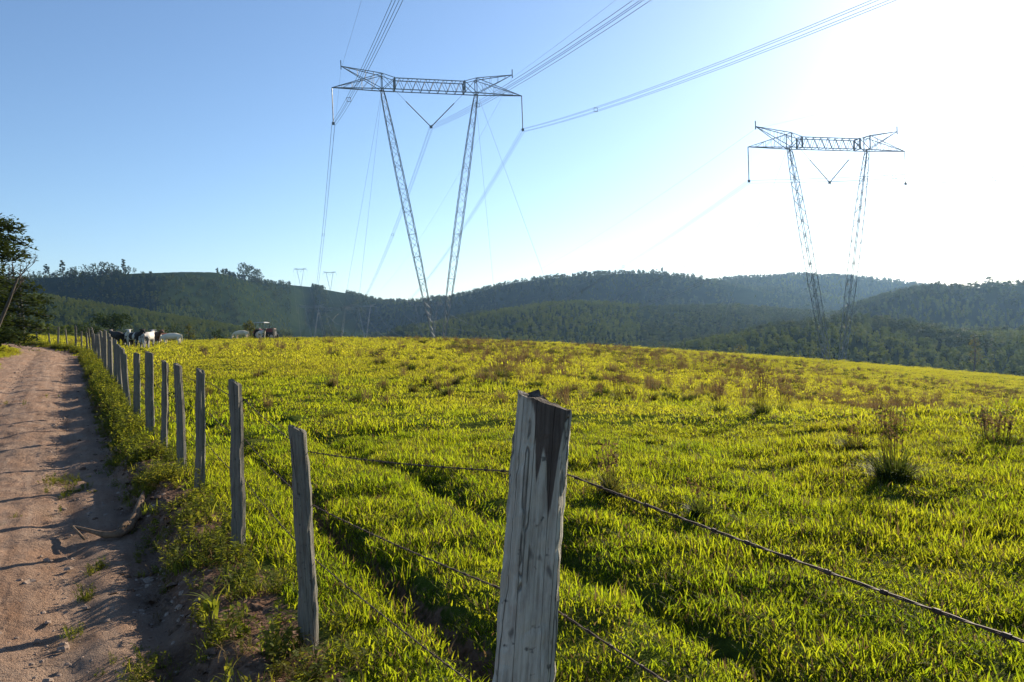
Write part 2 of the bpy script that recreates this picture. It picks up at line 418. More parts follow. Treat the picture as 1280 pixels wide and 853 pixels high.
# ------------------------------------------------------------------ the ground sheet
fine = np.radians(np.arange(-50, 50.01, .33)); coarse = np.radians(np.arange(54, 307, 4.0))
ang = np.concatenate([fine, coarse]); rad = np.exp(np.arange(math.log(.25), math.log(4600), .0122))
A, RR = np.meshgrid(ang, rad, indexing='ij')
gx = np.sin(A) * RR; gy = np.cos(A) * RR
gz = height(gx, gy)
s_, d_ = road_d(gx, gy)
under = sstep(.55, .85, d_) * (1 - sstep(3.7, 4.0, d_)) * ((s_ > -20) & (s_ < 105))
gz = gz - .13 * under
gm = np_mesh('ground', np.stack([gx, gy, gz], -1).reshape(-1, 3), grid_faces(len(ang), len(rad), True), M['ground'])
soil = sstep(-.25, .15, d_) * (1 - sstep(4.0, 5.0, d_)) * (1 - .35 * sstep(20, 60, s_))
for dc in (-1.02,):
    soil = np.maximum(soil, .75 * np.exp(-((d_ - dc - rut_wave(s_)) / .22) ** 2) * (1 - sstep(25, 45, s_)))
soil = soil * (s_ > -25) * (RR < 150)
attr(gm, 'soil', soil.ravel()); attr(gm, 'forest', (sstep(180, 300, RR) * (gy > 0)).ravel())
tag(ob('ground', gm), 'green hillocky pasture with valley and wooded hills beyond', None, None, 'structure')

# dirt road: its own sheet above the ground, with wheel tracks and clods
rs = np.concatenate([np.arange(-14, 18, .05), np.arange(18, 46, .16), np.arange(46, 101, .5)])
rd = np.concatenate([np.arange(.3, 4.35, .045)])
Sg, Dg = np.meshgrid(rs, rd, indexing='ij')
kk = np.clip(Sg - (SEND - 26), 0, None); Dw = Dg + .0125 * kk * kk
rx = P2[0] + Sg * FU[0] + Dw * FN[0]; ry = P2[1] + Sg * FU[1] + Dw * FN[1]
rz = height(rx, ry)
edge = np.minimum(sstep(.35, .62, Dg + (vnoise(Sg * 1.3, Sg * 0, 5) - .5) * .2), 1 - sstep(3.75, 4.25, Dg + (vnoise(Sg * .7, Sg * 0, 8) - .5) * .5))
rz = rz - .06 + .064 * edge - .045 * np.exp(-((Dg - 1.35) / .22) ** 2) - .045 * np.exp(-((Dg - 2.85) / .22) ** 2) + .03 * np.exp(-((Dg - 2.1) / .3) ** 2)
rz = rz + (fbm(rx * 3, ry * 3, 61, 4) - .5) * .07 + (fbm(rx * 8, ry * 8, 66, 2) - .5) * .035
rm = np_mesh('dirt_road', np.stack([rx, ry, rz], -1).reshape(-1, 3), grid_faces(len(rs), len(rd))[:, ::-1], M['road'])
attr(rm, 'edge', sstep(.35, .95, Dg + (fbm(rx * 2.5, ry * 2.5, 15, 3) - .5) * .7).ravel())
tag(ob('dirt_road', rm), 'rutted reddish dirt road running beside the fence', None, None, 'structure')
def road_z(x, y):
    return hz(x, y) - .0

# ------------------------------------------------------------------ scattering (only for what nobody could count)
def template_collection(name, meshes):
    col = bpy.data.collections.new(name)
    for i, me in enumerate(meshes): col.objects.link(bpy.data.objects.new('%s_%02d' % (name, i), me))
    return col
def scatter(name, pts, scl, col, ncol, label, cat, rotz=None, tilt=.12, idx=None):
    pts = np.asarray(pts, np.float32); n = len(pts)
    me = bpy.data.meshes.new(name); me.vertices.add(n); me.vertices.foreach_set('co', pts.ravel())
    rot = np.stack([rng.normal(0, tilt, n), rng.normal(0, tilt, n), rng.uniform(0, 6.283, n) if rotz is None else rotz], -1).astype(np.float32)
    a = me.attributes.new('rot', 'FLOAT_VECTOR', 'POINT'); a.data.foreach_set('vector', rot.ravel())
    scl = np.asarray(scl, np.float32)
    if scl.ndim == 1: scl = np.stack([scl] * 3, -1)
    a = me.attributes.new('scl', 'FLOAT_VECTOR', 'POINT'); a.data.foreach_set('vector', scl.ravel())
    a = me.attributes.new('idx', 'INT', 'POINT'); a.data.foreach_set('value', (rng.integers(0, ncol, n) if idx is None else idx).astype(np.int32))
    o = ob(name, me)
    ng = bpy.data.node_groups.new(name + '_scatter', 'GeometryNodeTree')
    ng.interface.new_socket('Geometry', in_out='INPUT', socket_type='NodeSocketGeometry')
    ng.interface.new_socket('Geometry', in_out='OUTPUT', socket_type='NodeSocketGeometry')
    gi = ng.nodes.new('NodeGroupInput'); go = ng.nodes.new('NodeGroupOutput')
    ip = ng.nodes.new('GeometryNodeInstanceOnPoints'); ci = ng.nodes.new('GeometryNodeCollectionInfo')
    ci.inputs[0].default_value = col; ci.inputs['Separate Children'].default_value = True; ci.inputs['Reset Children'].default_value = True
    def na(nm, dt):
        q = ng.nodes.new('GeometryNodeInputNamedAttribute'); q.data_type = dt; q.inputs[0].default_value = nm; return q.outputs[0]
    L = ng.links.new
    L(gi.outputs[0], ip.inputs['Points']); L(ci.outputs[0], ip.inputs['Instance']); ip.inputs['Pick Instance'].default_value = True
    L(na('idx', 'INT'), ip.inputs['Instance Index']); L(na('scl', 'FLOAT_VECTOR'), ip.inputs['Scale'])
    er = ng.nodes.new('FunctionNodeEulerToRotation'); L(na('rot', 'FLOAT_VECTOR'), er.inputs[0]); L(er.outputs[0], ip.inputs['Rotation'])
    L(ip.outputs[0], go.inputs[0])
    md = o.modifiers.new('scatter', 'NODES'); md.node_group = ng
    return tag(o, label, cat, None, 'stuff')
def fan_points(r0, r1, dens, half=40.0, off=(0, 0)):
    n = int(math.radians(half) * (r1 * r1 - r0 * r0) * dens)
    r = np.sqrt(rng.uniform(r0 * r0, r1 * r1, n)); a = np.radians(rng.uniform(-half, half, n))
    return np.sin(a) * r + off[0], np.cos(a) * r + off[1]
def grass_patch(radius, nb, lmin, lmax, width, bend, seed, seg=3):
    rr = random.Random(seed); m = MB()
    for i in range(nb):
        q = radius * math.sqrt(rr.random()); an = rr.uniform(0, 6.283)
        L = rr.uniform(lmin, lmax) * (1 - .3 * (q / radius) ** 2)
        m.blade((q * math.cos(an), q * math.sin(an), -.02), rr.uniform(0, 6.283), L, width * rr.uniform(.7, 1.3), bend * rr.uniform(.3, 1.6), seg, rr.uniform(-.8, .8))
    return m
def straw_mesh(m, per, share):
    me = m.mesh('grass', M['blade']); me.materials.append(M['dryblade'])
    n = len(me.polygons) // per; k = np.zeros(n, np.int32); k[rng.random(n) < share] = 1
    me.polygons.foreach_set('material_index', np.repeat(k, per)); me.update(); return me
near_col = template_collection('grass_near', [straw_mesh(grass_patch(.19, 70, .06, .19, .0078, .48, 100 + i), 3, .17) for i in range(9)])
mid_col = template_collection('grass_mid', [straw_mesh(grass_patch(.42, 84, .08, .21, .016, .55, 200 + i, 2), 2, .17) for i in range(8)])
far_col = template_collection('grass_far', [straw_mesh(grass_patch(1.3, 150, .07, .19, .045, .45, 300 + i, 2), 2, .14) for i in range(6)])
def pasture_mask(x, y, edge=-.1):
    s, d = road_d(x, y)
    keep = (d < edge + (vnoise(s * 2.2, d * 2.2, 21) - .5) * .5)
    wv = rut_wave(s)
    keep &= ~((np.abs(d + 1.02 - wv) < .155) & (s < 40) & (rng.random(len(x)) < .93))
    keep &= ~((np.abs(d + 2.35 - wv) < .13) & (s < 30) & (rng.random(len(x)) < .7))
    return keep
def tall(x, y):
    v = fbm(x * .75, y * .75, 51, 3); v2 = fbm(x * .16, y * .16, 58, 2)
    v3 = fbm(x * 2.4, y * 2.4, 59, 2)
    return np.clip(.28 + 1.1 * (v - .25) + .9 * (v3 - .3) + .5 * (v2 - .5), .45, 1.6)
for nm, col, nc, r0, r1, dens, half in (('pasture_grass', near_col, 9, 1.6, 13.5, 78, 46), ('pasture_grass', mid_col, 8, 13, 66, 10, 40), ('pasture_grass', far_col, 6, 41, 175, 1.1, 39)):
    x, y = fan_points(r0, r1, dens, half)
    if r0 > 40: x2, y2 = fan_points(30, 41, .8, 39); x = np.concatenate([x, x2]); y = np.concatenate([y, y2])
    rr_ = np.hypot(x, y); u_ = rng.random(len(x))          # one kind of patch gives way to the next gradually
    k = pasture_mask(x, y) & ((r0 != 13) | (u_ > sstep(34, 66, rr_))) & ((r0 < 40) | (u_ < sstep(28, 52, rr_))); x, y = x[k], y[k]
    tl = tall(x, y); sc = rng.uniform(.75, 1.2, len(x))
    if r0 > 40:
        k = (pasture(x, y) > -12); x, y, tl, sc = x[k], y[k], tl[k], sc[k]
    scatter(nm, np.stack([x, y, height(x, y)], -1), np.stack([sc * (.75 + .3 * tl), sc * (.75 + .3 * tl), sc * tl], -1), col, nc,
            {1.6: 'bright green pasture grass in the foreground', 13: 'green pasture grass in the middle distance', 41: 'yellow-green grass on the far crest of the pasture'}[r0], 'grass')

# ------------------------------------------------------------------ forest on the far hills (one far-off mass)
def crown_clump(m, c, rx, rz_, nleaf, size, rr):
    for i in range(nleaf):
        while True:
            v = Vector((rr.uniform(-1, 1), rr.uniform(-1, 1), rr.uniform(-1, 1)))
            if .15 < v.length < 1: break
        v = v.normalized() * (v.length ** .45)
        p = Vector(c) + Vector((v.x * rx, v.y * rx, v.z * rz_))
        n = (v + Vector((rr.uniform(-.9, .9), rr.uniform(-.9, .9), rr.uniform(-.4, 1.2)))).normalized()
        m.leafquad(p, n, size * rr.uniform(.6, 1.4), rr.uniform(.5, .9), rr.uniform(0, 6.28))
def far_tree(seed, mat, slim=1.0, n=7):
    """a tree of about unit height 10 m seen from far: short trunk and clumped crown in one mesh"""
    rr = random.Random(seed); m = MB()
    m.tube([(0, 0, -.8), (.1, 0, 2.5), (.05, .1, 6)], [.28, .2, .08], 5)
    for i in range(n):
        an = rr.uniform(0, 6.28); q = rr.uniform(.2, 2.1) * slim; z = rr.uniform(2.6, 8.6)
        k = 1.25 - abs(z - 5) / 6
        crown_clump(m, (q * math.cos(an) * k, q * math.sin(an) * k, z), rr.uniform(1.2, 2.1) * slim, rr.uniform(.9, 1.5), 30, 1.0, rr)
    return m.mesh('forest_tree', mat)
ft = [far_tree(900 + i, [M['leaf_dark'], M['leaf_mid'], M['leaf_dark']][i % 3], [1, .8, 1.15, .6][i % 4], 7) for i in range(8)]
ft += [far_tree(950 + i, M['leaf_plant'], [.75, .65, .85, .7][i], 6) for i in range(4)]
forest_col = template_collection('forest_tree', ft)
def forest_pts(r0, r1, sp):
    x, y = fan_points(r0, r1, 1 / (sp * sp), 41)
    h0 = hmain(x, y)
    on_hill = far_hills(x, y) > pasture(x, y)
    dens = fbm(x / 170, y / 170, 71, 3)
    t = x / np.maximum(y, 1)
    bald = (t > -.475) & (t < -.365) & (h0 > 99)                       # the grassy crown of the left hill
    patch = (fbm(x / 120, y / 260, 75, 3) > .72)                       # clearings
    k = (on_hill | (y > 260)) & ~bald & ~(patch & (rng.random(len(x)) < .8)) & (y > 215)
    for lx, ly in ((-11.9, 129.5), (61.0, 156.0)):                      # the cleared strip under the power lines
        k &= np.abs((x - lx) * .9646 + (y - ly) * .2639) > 24
    k &= rng.random(len(x)) < np.clip(.35 + 1.3 * dens, 0, 1)
    return x[k], y[k], h0[k]
fx, fy, fz = [], [], []
for r0, r1, sp in ((220, 700, 4.6), (700, 1300, 5.6), (1300, 2500, 8.5)):
    a, b_, c = forest_pts(r0, r1, sp); fx.append(a); fy.append(b_); fz.append(c)
fx = np.concatenate(fx); fy = np.concatenate(fy); fz = np.concatenate(fz)
fs = rng.uniform(.55, 1.15, len(fx)) * (.55 + .75 * fbm(fx / 150, fy / 150, 88, 3)); fs = fs * np.where(fy > 1200, 1.0, .85)
ft_ = fx / fy; zone = fbm(fx / 210, fy / 330, 171, 3) + .22 * ((ft_ < -.3) & (fy < 900)) + .16 * ((np.abs(ft_ - .02) < .14) & (fy < 1050)) + .1 * (fx > 250) * (fy < 500)
plant = zone > .60
fi = np.where(plant, rng.integers(8, 12, len(fx)), rng.integers(0, 8, len(fx)))
fs = np.where(plant, rng.uniform(.5, .66, len(fx)), fs)
scatter('forest', np.stack([fx, fy, fz - .2], -1), np.stack([fs * rng.uniform(.9, 1.3, len(fx)), fs * rng.uniform(.9, 1.3, len(fx)), fs], -1), forest_col, 12,
        'dark hazy forest covering the hills behind the pasture', 'forest', tilt=.05, idx=fi)

# ------------------------------------------------------------------ fence along the road
fence = tag(empty('post_and_wire_fence', (P2[0], P2[1], 0)), 'weathered grey wooden posts with rusty barbed wire along the dirt road', 'fence')
def fence_xy(s, d=0.0): return P2[0] + s * FU[0] + d * FN[0], P2[1] + s * FU[1] + d * FN[1]
def post_mesh(h, w0, w1, dep, seed, n=12, rings=26, rough=.006, split=0):
    """irregular hewn post: squarish section, knots and notches, broken top; base at z=0, sunk a little"""
    rr = random.Random(seed); m = MB(); vs = []; fs = []
    ph = [rr.uniform(0, 6.28) for _ in range(6)]
    off = [rr.uniform(-1, 1) for _ in range(n)]
    for i in range(rings):
        t = i / (rings - 1); z = -.25 + (h + .25) * t
        ww = (w0 + (w1 - w0) * t) / 2; dd = dep / 2 * (1 - .12 * t)
        bow = .012 * math.sin(t * 3 + ph[0]) ; bow2 = .01 * math.sin(t * 4 + ph[1])
        for k in range(n):
            an = 2 * math.pi * (k + .5) / n; c, s = math.cos(an), math.sin(an)
            e = .66
            x = ww * math.copysign(abs(c) ** e, c); y = dd * math.copysign(abs(s) ** e, s)
            j = 1 + rough / ww * (off[k] * 1.2 + math.sin(z * 9 + ph[2] + k * 1.7) * .7 + rr.uniform(-.6, .6))
            zz = z
            if i >= rings - 2: zz = h - (.012 if i == rings - 2 else 0) + (off[k] * .005 + rr.uniform(-.009, .007)) + (-x / w0 * .05) - (.012 if y > 0 else 0)
            vs.append((x * j + bow, y * j + bow2, zz))
    for i in range(rings - 1):
        for k in range(n):
            fs.append((i * n + k, i * n + (k + 1) % n, (i + 1) * n + (k + 1) % n, (i + 1) * n + k))
    top = len(vs); b0 = (rings - 1) * n                                    # splintered end grain: two inset rings
    for q, (kq, dz) in enumerate(((.66, .006), (.3, .009))):
        for k in range(n):
            x, y, z = vs[b0 + k]
            vs.append((x * kq, y * kq, z * .7 + h * .3 + dz + rr.uniform(-.007, .006)))
    for q in range(2):
        a0 = b0 if q == 0 else top; a1 = top + q * n
        for k in range(n): fs.append((a0 + k, a0 + (k + 1) % n, a1 + (k + 1) % n, a1 + k))
    fs.append(tuple(top + n + k for k in range(n)))
    m.add(vs, fs); return m
meas = [  # base (px,py), top (px,py), width in px near the top, as measured on the photograph
    ((388, 835), (370, 535), 23, 31), ((297, 693), (295, 477), 17, 18), ((249, 633), (255, 462), 12, 15), ((227, 595), (224, 455), 12, 10),
    ((206, 562), (205, 452), 8, 9), ((187, 533), (187, 441), 11, 9), ((172, 517), (170, 442), 8, 8)]
posts = []
def add_post(x, y, h, w0, w1, dep, lean_x, lean_y, seed, mat=None, n=9, rings=14, rough=.006, rz=None):
    me = post_mesh(h, w0, w1, dep, seed, n, rings, rough).mesh('post', mat or M['post'])
    o = ob('post', me, fence); z = hz(x, y)
    o.location = (x - P2[0], y - P2[1], z)
    q = Vector((lean_x, lean_y, 1)).to_track_quat('Z', 'Y').to_euler() if False else None
    o.rotation_euler = (-lean_y, lean_x, random.uniform(-.5, .5) if rz is None else rz)
    posts.append((Vector((x, y, z)), h, lean_x, lean_y)); return o
# the near stained post, beside the camera
bx, by = fence_xy(-2.6)
zb = hz(bx, by)
top1 = P(689, 493, by); bot1 = P(662, 853, by)
lean1 = (top1.x - bot1.x) / (top1.z - bot1.z)
b1x = bot1.x - lean1 * (bot1.z - zb)
o = add_post(b1x, by, top1.z - zb - .02, .205, .168, .15, lean1, .02, 11, M['big_post'], 20, 64, .005, rz=.16)
o['label'] = 'thick pale leaning post with a dark stain below its broken top'
S_POST = [-5.0, -2.6]
for i, ((ax, ay), (tx, ty), wt, wb) in enumerate(meas):
    rb = ray(ax, ay); 
    # where the sight line to the base crosses the fence line
    s = 0.0
    for _ in range(40):
        qx, qy = fence_xy(s); s += (rb.x - qx / qy) * qy / (FU[0] - rb.x * FU[1])
    qx, qy = fence_xy(s); z = hz(qx, qy)
    T = P(tx, ty, qy); B = P(ax, ay, qy)
    wid = .86 * max(wt, 1) * qy / 1000
    add_post(qx, qy, T.z - z, wid * 1.15, wid, wid * random.uniform(.85, 1.1), (T.x - qx) / (T.z - z), random.uniform(-.02, .02), 20 + i, n=12, rings=30)
    S_POST.append(s)
s = S_POST[-1]; i = 0
while s < SEND - 6:
    s += random.uniform(1.75, 2.15); i += 1
    k = max(s - (SEND - 26), 0); x, y = fence_xy(s, .0125 * k * k + random.uniform(-.07, .07))
    ww = random.uniform(.075, .125)
    add_post(x, y, random.uniform(1.25, 1.6), ww * 1.1, ww, ww, random.uniform(-.05, .05), random.uniform(-.04, .04), 60 + i, n=8, rings=8)
    S_POST.append(s)
while s < SEND + 24:                           # the fence follows the bend to the left, thin dark posts
    s += random.uniform(1.8, 2.2); i += 1
    k = max(s - (SEND - 26), 0); x, y = fence_xy(s, .0125 * k * k)
    ww = random.uniform(.08, .12)
    add_post(x, y, random.uniform(1.2, 1.45), ww, ww, ww, random.uniform(-.04, .04), 0, 60 + i, n=6, rings=6)
    S_POST.append(s)
# barbed wires, stretched on the pasture side of the posts
def wire_anchor(j, frac):
    p, h, lx, ly = posts[j]
    z = h * frac
    return Vector((p.x + lx * z - FN[0] * .075, p.y + ly * z - FN[1] * .075, p.z + z))
p0x, p0y = fence_xy(-5.0)
for wi, (h0, fr) in enumerate(((1.29, .89), (.87, .65), (.48, .4))):
    m = MB(); anchors = [Vector((p0x + .06, p0y, h0 - .09))]
    for j in range(len(posts)):
        a = wire_anchor(j, fr)
        if j == 0: a.z = h0
        anchors.append(a)
    for j in range(len(anchors) - 1):
        a, b_ = anchors[j], anchors[j + 1]; L = (b_ - a).length
        near = j < 4; sag = .018 if j < 2 else .03
        nseg = int(L / .03) if near else 4
        pts = [a.lerp(b_, k / nseg) - Vector((0, 0, sag * 4 * (k / nseg) * (1 - k / nseg))) for k in range(nseg + 1)]
        if near:
            for ph in (0, math.pi):
                hp = []
                for k, q in enumerate(pts):
                    an = k * 1.05 + ph; hp.append(q + Vector((math.cos(an) * .0019, math.sin(an) * .0009, math.sin(an) * .0019)))
                m.tube(hp, [.0019] * len(hp), 4, False)
            dv = (b_ - a).normalized(); nb = int(L / .115)
            for k in range(nb):
                q = a.lerp(b_, (k + .5 + random.uniform(-.12, .12)) / nb); t = (k + .5) / nb; q = q - Vector((0, 0, sag * 4 * t * (1 - t)))
                m.tube([q - dv * .007, q + dv * .007], [.0052, .0052], 5)
                for e in range(4):
                    ax = Quaternion(dv, random.uniform(0, 6.28)) @ dv.orthogonal().normalized()
                    m.tube([q + dv * (.004 if e % 2 else -.004), q + ax * .016 + dv * random.uniform(-.006, .006)], [.0016, .0006], 3)
        else:
            m.tube(pts, [.0032] * len(pts), 3, False)
    wo_ = m.build('barbed_wire', M['rust_wire'], fence); wo_.location = (-P2[0], -P2[1], 0)

# ------------------------------------------------------------------ transmission towers
def lattice(m, a0, a1, w_, sec0, sec1, nb, rc, rbr, up=Vector((0, 1, 0))):
    """square lattice mast from a0 to a1, half width sec0..sec1 (thicker in the middle if w_), chords rc, bracing rbr"""
    ax = (a1 - a0).normalized(); u = (up - ax * up.dot(ax)).normalized(); v = ax.cross(u)
    def cor(t, k):
        h = (sec0 + (sec1 - sec0) * t) + w_ * math.sin(math.pi * min(max(t, 0), 1)) ** .6
        sx, sy = ((1, 1), (1, -1), (-1, -1), (-1, 1))[k]
        return a0.lerp(a1, t) + u * h * sx + v * h * sy
    for k in range(4):
        m.tube([cor(t / nb, k) for t in range(nb + 1)], [rc] * (nb + 1), 4)
    for i in range(nb):
        for k in range(4):
            p, q = (k, (k + 1) % 4) if (i + k) % 2 else ((k + 1) % 4, k)
            m.bar(cor(i / nb, p), cor((i + 1) / nb, q), rbr, 3)
            if i % 3 == 0: m.bar(cor(i / nb, k), cor(i / nb, (k + 1) % 4), rbr, 3)
def arm_mesh(sd_, H):                                   # side arm with its earth-wire peak, built for side sd_
    m = MB(); V = Vector
    tip = V((sd_ * 15.4, 0, H)); ptip = V((sd_ * 13.9, 0, H + 3.4))
    for y in (-.75, .75):
        lb = V((sd_ * 7.65, y, H)); lt = V((sd_ * 7.65, y, H + 2.4)); it = V((sd_ * 5.65, y, H + 1.8)); ib = V((sd_ * 5.65, y, H))
        m.bar(lb, tip, .09); m.bar(lt, tip, .06); m.bar(lt, ptip, .07); m.bar(lb, ptip, .06)
        m.bar(lb, lt, .08); m.bar(lt, it, .06); m.bar(lb, it, .06); m.bar(lb, ib, .09); m.bar(lt, ib, .04)
        for k in range(1, 5):
            t = k / 5
            m.bar(lb.lerp(tip, t), lt.lerp(tip, t), .03, 3); m.bar(lb.lerp(tip, t), lt.lerp(tip, max(t - .2, 0)), .03, 3)
            m.bar(lb.lerp(ptip, t), lt.lerp(ptip, t), .03, 3)
    for z0, end in ((H, tip), (H + 2.4, ptip)):
        for k in range(5):
            p = V((sd_ * 7.65, -.75, z0)).lerp(end, k / 5); m.bar(p, V((p.x, -p.y, p.z)), .035, 3)
    m.bar(ptip - V((0, 0, .5)), ptip + V((0, 0, .9)), .09)
    for x in (5.65, 7.65):
        for z in (0, 1.9): m.bar((sd_ * x, -.75, H + z), (sd_ * x, .75, H + z), .06)
    return m
def insulator(m, a, b_, n=30):
    a = Vector(a); b_ = Vector(b_); m.bar(a, b_, .07, 5); L = (b_ - a); d = L.normalized()
    for i in range(n):
        p = a + L * ((i + .5) / n); m.tube([p - d * .05, p, p + d * .07], [.04, .115, .05], 8, False)
HT = 41.3; IL = 5.6
def tower_parts(th=1.0):
    V = Vector; out = []; bar0 = MB.bar
    MB.bar = lambda s, p, q, r, n=4: bar0(s, p, q, r * th, n)
    m = MB()
    for s_ in (-1, 1):
        mm = MB(); lattice(mm, V((s_ * .55, 0, .35)), V((s_ * 7.65, 0, HT)), .42, .12, .22, 34, .06 * th, .034); out.append(('mast_leg', mm, 'steel'))
    mm = MB()                                           # bridge between the two legs
    for y in (-.75, .75):
        for z in (HT, HT + 1.75): mm.bar((-5.65, y, z), (5.65, y, z), .085)
        mm.bar((-5.65, y, HT), (-7.65, y, HT), .085); mm.bar((5.65, y, HT), (7.65, y, HT), .085)
        nz = 16
        for k in range(nz):
            x0 = -5.65 + 11.3 * k / nz; x1 = -5.65 + 11.3 * (k + 1) / nz
            mm.bar((x0, y, HT + (1.75 if k % 2 else 0)), (x1, y, HT + (0 if k % 2 else 1.75)), .05, 3)
    for k in range(9):
        x = -5.65 + 11.3 * k / 8
        for z in (HT, HT + 1.75): mm.bar((x, -.75, z), (x, .75, z), .04, 3)
    for s_ in (-1, 1):
        for y in (-.75, .75): mm.bar((s_ * 5.65, y, HT), (s_ * 5.65, y, HT + 1.75), .15); mm.bar((s_ * 5.65, y, HT), (s_ * 5.65, -y, HT + 1.75), .05, 3)
    out.append(('bridge_truss', mm, 'steel'))
    for s_ in (-1, 1): out.append(('side_arm', arm_mesh(s_, HT), 'steel'))
    for s_ in (-1, 1):
        mm = MB(); insulator(mm, (s_ * 15.4, 0, HT), (s_ * 15.4, 0, HT - IL)); mm.box((s_ * 15.4, 0, HT - IL), (.2, .08, .2)); out.append(('insulator_string', mm, 'glass_ins'))
        mm = MB(); V0 = V((s_ * 5.6, 0, HT)); V1 = V((0, 0, HT - IL)); mm.bar(V0, V0.lerp(V1, .32), .025, 3); insulator(mm, V0.lerp(V1, .3), V1); out.append(('insulator_string', mm, 'glass_ins'))
    mm = MB(); mm.box((0, 0, HT - IL), (.22, .08, .22)); out.append(('conductor_clamp', mm, 'steel'))
    for s_ in (-1, 1):
        for y in (-1, 1):
            mm = MB(); mm.bar((s_ * 7.65, y * .6, HT), (s_ * 15.5, y * 21, -1.5), .016, 4); out.append(('guy_wire', mm, 'cable'))
    mm = MB(); mm.box((0, 0, -.1), (1.2, .7, .45)); out.append(('footing', mm, 'pebble'))
    MB.bar = bar0
    return [(n, mm.mesh(n, M[k]), None) for n, mm, k in out]
TP = tower_parts()
TPF = tower_parts(2.6)                                  # same towers, members thickened so the far ones stay visible
YAW = R(15.3); AD = Vector((math.cos(YAW), math.sin(YAW), 0)); LD = Vector((-math.sin(YAW), math.cos(YAW), 0))
def tower(base, label, parts):
    root = empty('transmission_tower', base, YAW); tag(root, label, 'tower', 'guyed transmission towers')
    for n, me, _ in parts: ob(n, me, root)
    return root
def solve_tower(lx, ly, rx_, ry_, w_=15.4):
    """position of the crossarm from the sight lines of its two ends"""
    a = ray(lx, ly); b_ = ray(rx_, ry_)
    # cx - w*AD.x = a.x*(cy - w*AD.y) ; cx + w*AD.x = b.x*(cy + w*AD.y)
    cy_ = (2 * w_ * AD.x - b_.x * w_ * AD.y - a.x * w_ * AD.y) / (b_.x - a.x)
    cx_ = b_.x * (cy_ + w_ * AD.y) - w_ * AD.x
    z = EYE + .5 * (a.z * (cy_ - w_ * AD.y) + b_.z * (cy_ + w_ * AD.y))
    return Vector((cx_, cy_, z))
TA = solve_tower(415, 112, 652, 118); TB = solve_tower(935, 184.5, 1131, 189)
def along(c, px, depth_guess):                # on the same line, where it is seen at px
    a = ray(px, 380); k = (a.x * c.y - c.x) / (LD.x - a.x * LD.y); return Vector((c.x + LD.x * k, c.y + LD.y * k, 0))
def on_ground(v): return Vector((v.x, v.y, hz(v.x, v.y)))
lineA = [Vector((TA.x, TA.y, TA.z - HT))]; lineB = [Vector((TB.x, TB.y, TB.z - HT))]
def step_line(line, c, depths):
    for dpt in depths:
        k = (dpt - c.y) / LD.y; v = Vector((c.x + LD.x * k, dpt, 0)); line.append(on_ground(v))
step_line(lineA, TA, (470, 930, 1880)); step_line(lineB, TB, (545, 1010, 1870))
la = ['tall lattice transmission tower shaped like a V, nearest, just behind the crest', 'distant lattice tower of the left line standing in the valley', 'distant lattice tower of the left line on the lower hillside', 'tiny left transmission tower on the far ridge of the left hill']
lb = ['tall lattice transmission tower shaped like a V, on the right in the glare', 'distant lattice tower of the right line standing in the valley', 'distant lattice tower of the right line on the hillside', 'tiny right transmission tower on the far ridge of the left hill']
for L_, l_ in ((lineA, la), (lineB, lb)):
    for j, (p, t) in enumerate(zip(L_, l_)): tower(p, t, TP if j < 2 else TPF)
def bundle(line, off, zoff, name, label, cat, four=True, rad_=.019):
    root = tag(empty(name, line[0] + AD * off + Vector((0, 0, zoff))), label, cat, 'overhead lines')
    o0 = root.location.copy()
    knots = [line[0] - LD * 430 + Vector((0, 0, 0))] + line
    path = []; sp = []
    for j in range(len(knots) - 1):
        a = knots[j] + AD * off + Vector((0, 0, zoff)); b_ = knots[j + 1] + AD * off + Vector((0, 0, zoff))
        L = (b_ - a).length; sag = 19.2 * (L / 430) ** 2 if four else 13 * (L / 430) ** 2
        if L > 600: sag = 30
        n = 40
        for k in range(n + (j == len(knots) - 2)):
            t = k / n; path.append(a.lerp(b_, t) - Vector((0, 0, sag * 4 * t * (1 - t))))
        if four:
            ns = int(L / 75)
            for k in range(ns):
                t = (k + .62) / ns; sp.append(a.lerp(b_, t) - Vector((0, 0, sag * 4 * t * (1 - t))))
    path = [p - o0 for p in path]
    for dx, dz in (((-.23, -.23), (.23, -.23), (.23, .23), (-.23, .23)) if four else ((0, 0),)):
        m = MB(); m.tube([p + AD * dx + Vector((0, 0, dz)) for p in path], [rad_] * len(path), 4, False); m.build('wire', M['cable'], root)
    for q in sp[:24]:
        m = MB(); q = q - o0
        for sx in (-1, 1):
            m.bar(q + AD * sx * .23 + Vector((0, 0, -.26)), q + AD * sx * .23 + Vector((0, 0, .26)), .028)
            m.bar(q + AD * -.26 + Vector((0, 0, sx * .23)), q + AD * .26 + Vector((0, 0, sx * .23)), .028)
        m.build('spacer', M['tractor_dark'], root)
for L_, nm in ((lineA, 'left'), (lineB, 'right')):
    for off, ph in ((-15.4, 'left'), (0, 'middle'), (15.4, 'right')):
        bundle(L_, off, HT - IL - .1, 'conductor_bundle', 'four-wire conductor hanging from the %s insulators of the %s tower line' % (ph, nm), 'power line')
    for off, ph in ((-13.9, 'left'), (13.9, 'right')):
        bundle(L_, off, HT + 3.0, 'earth_wire', 'thin earth wire on the %s peaks of the %s tower line' % (ph, nm), 'power line', False, .012)

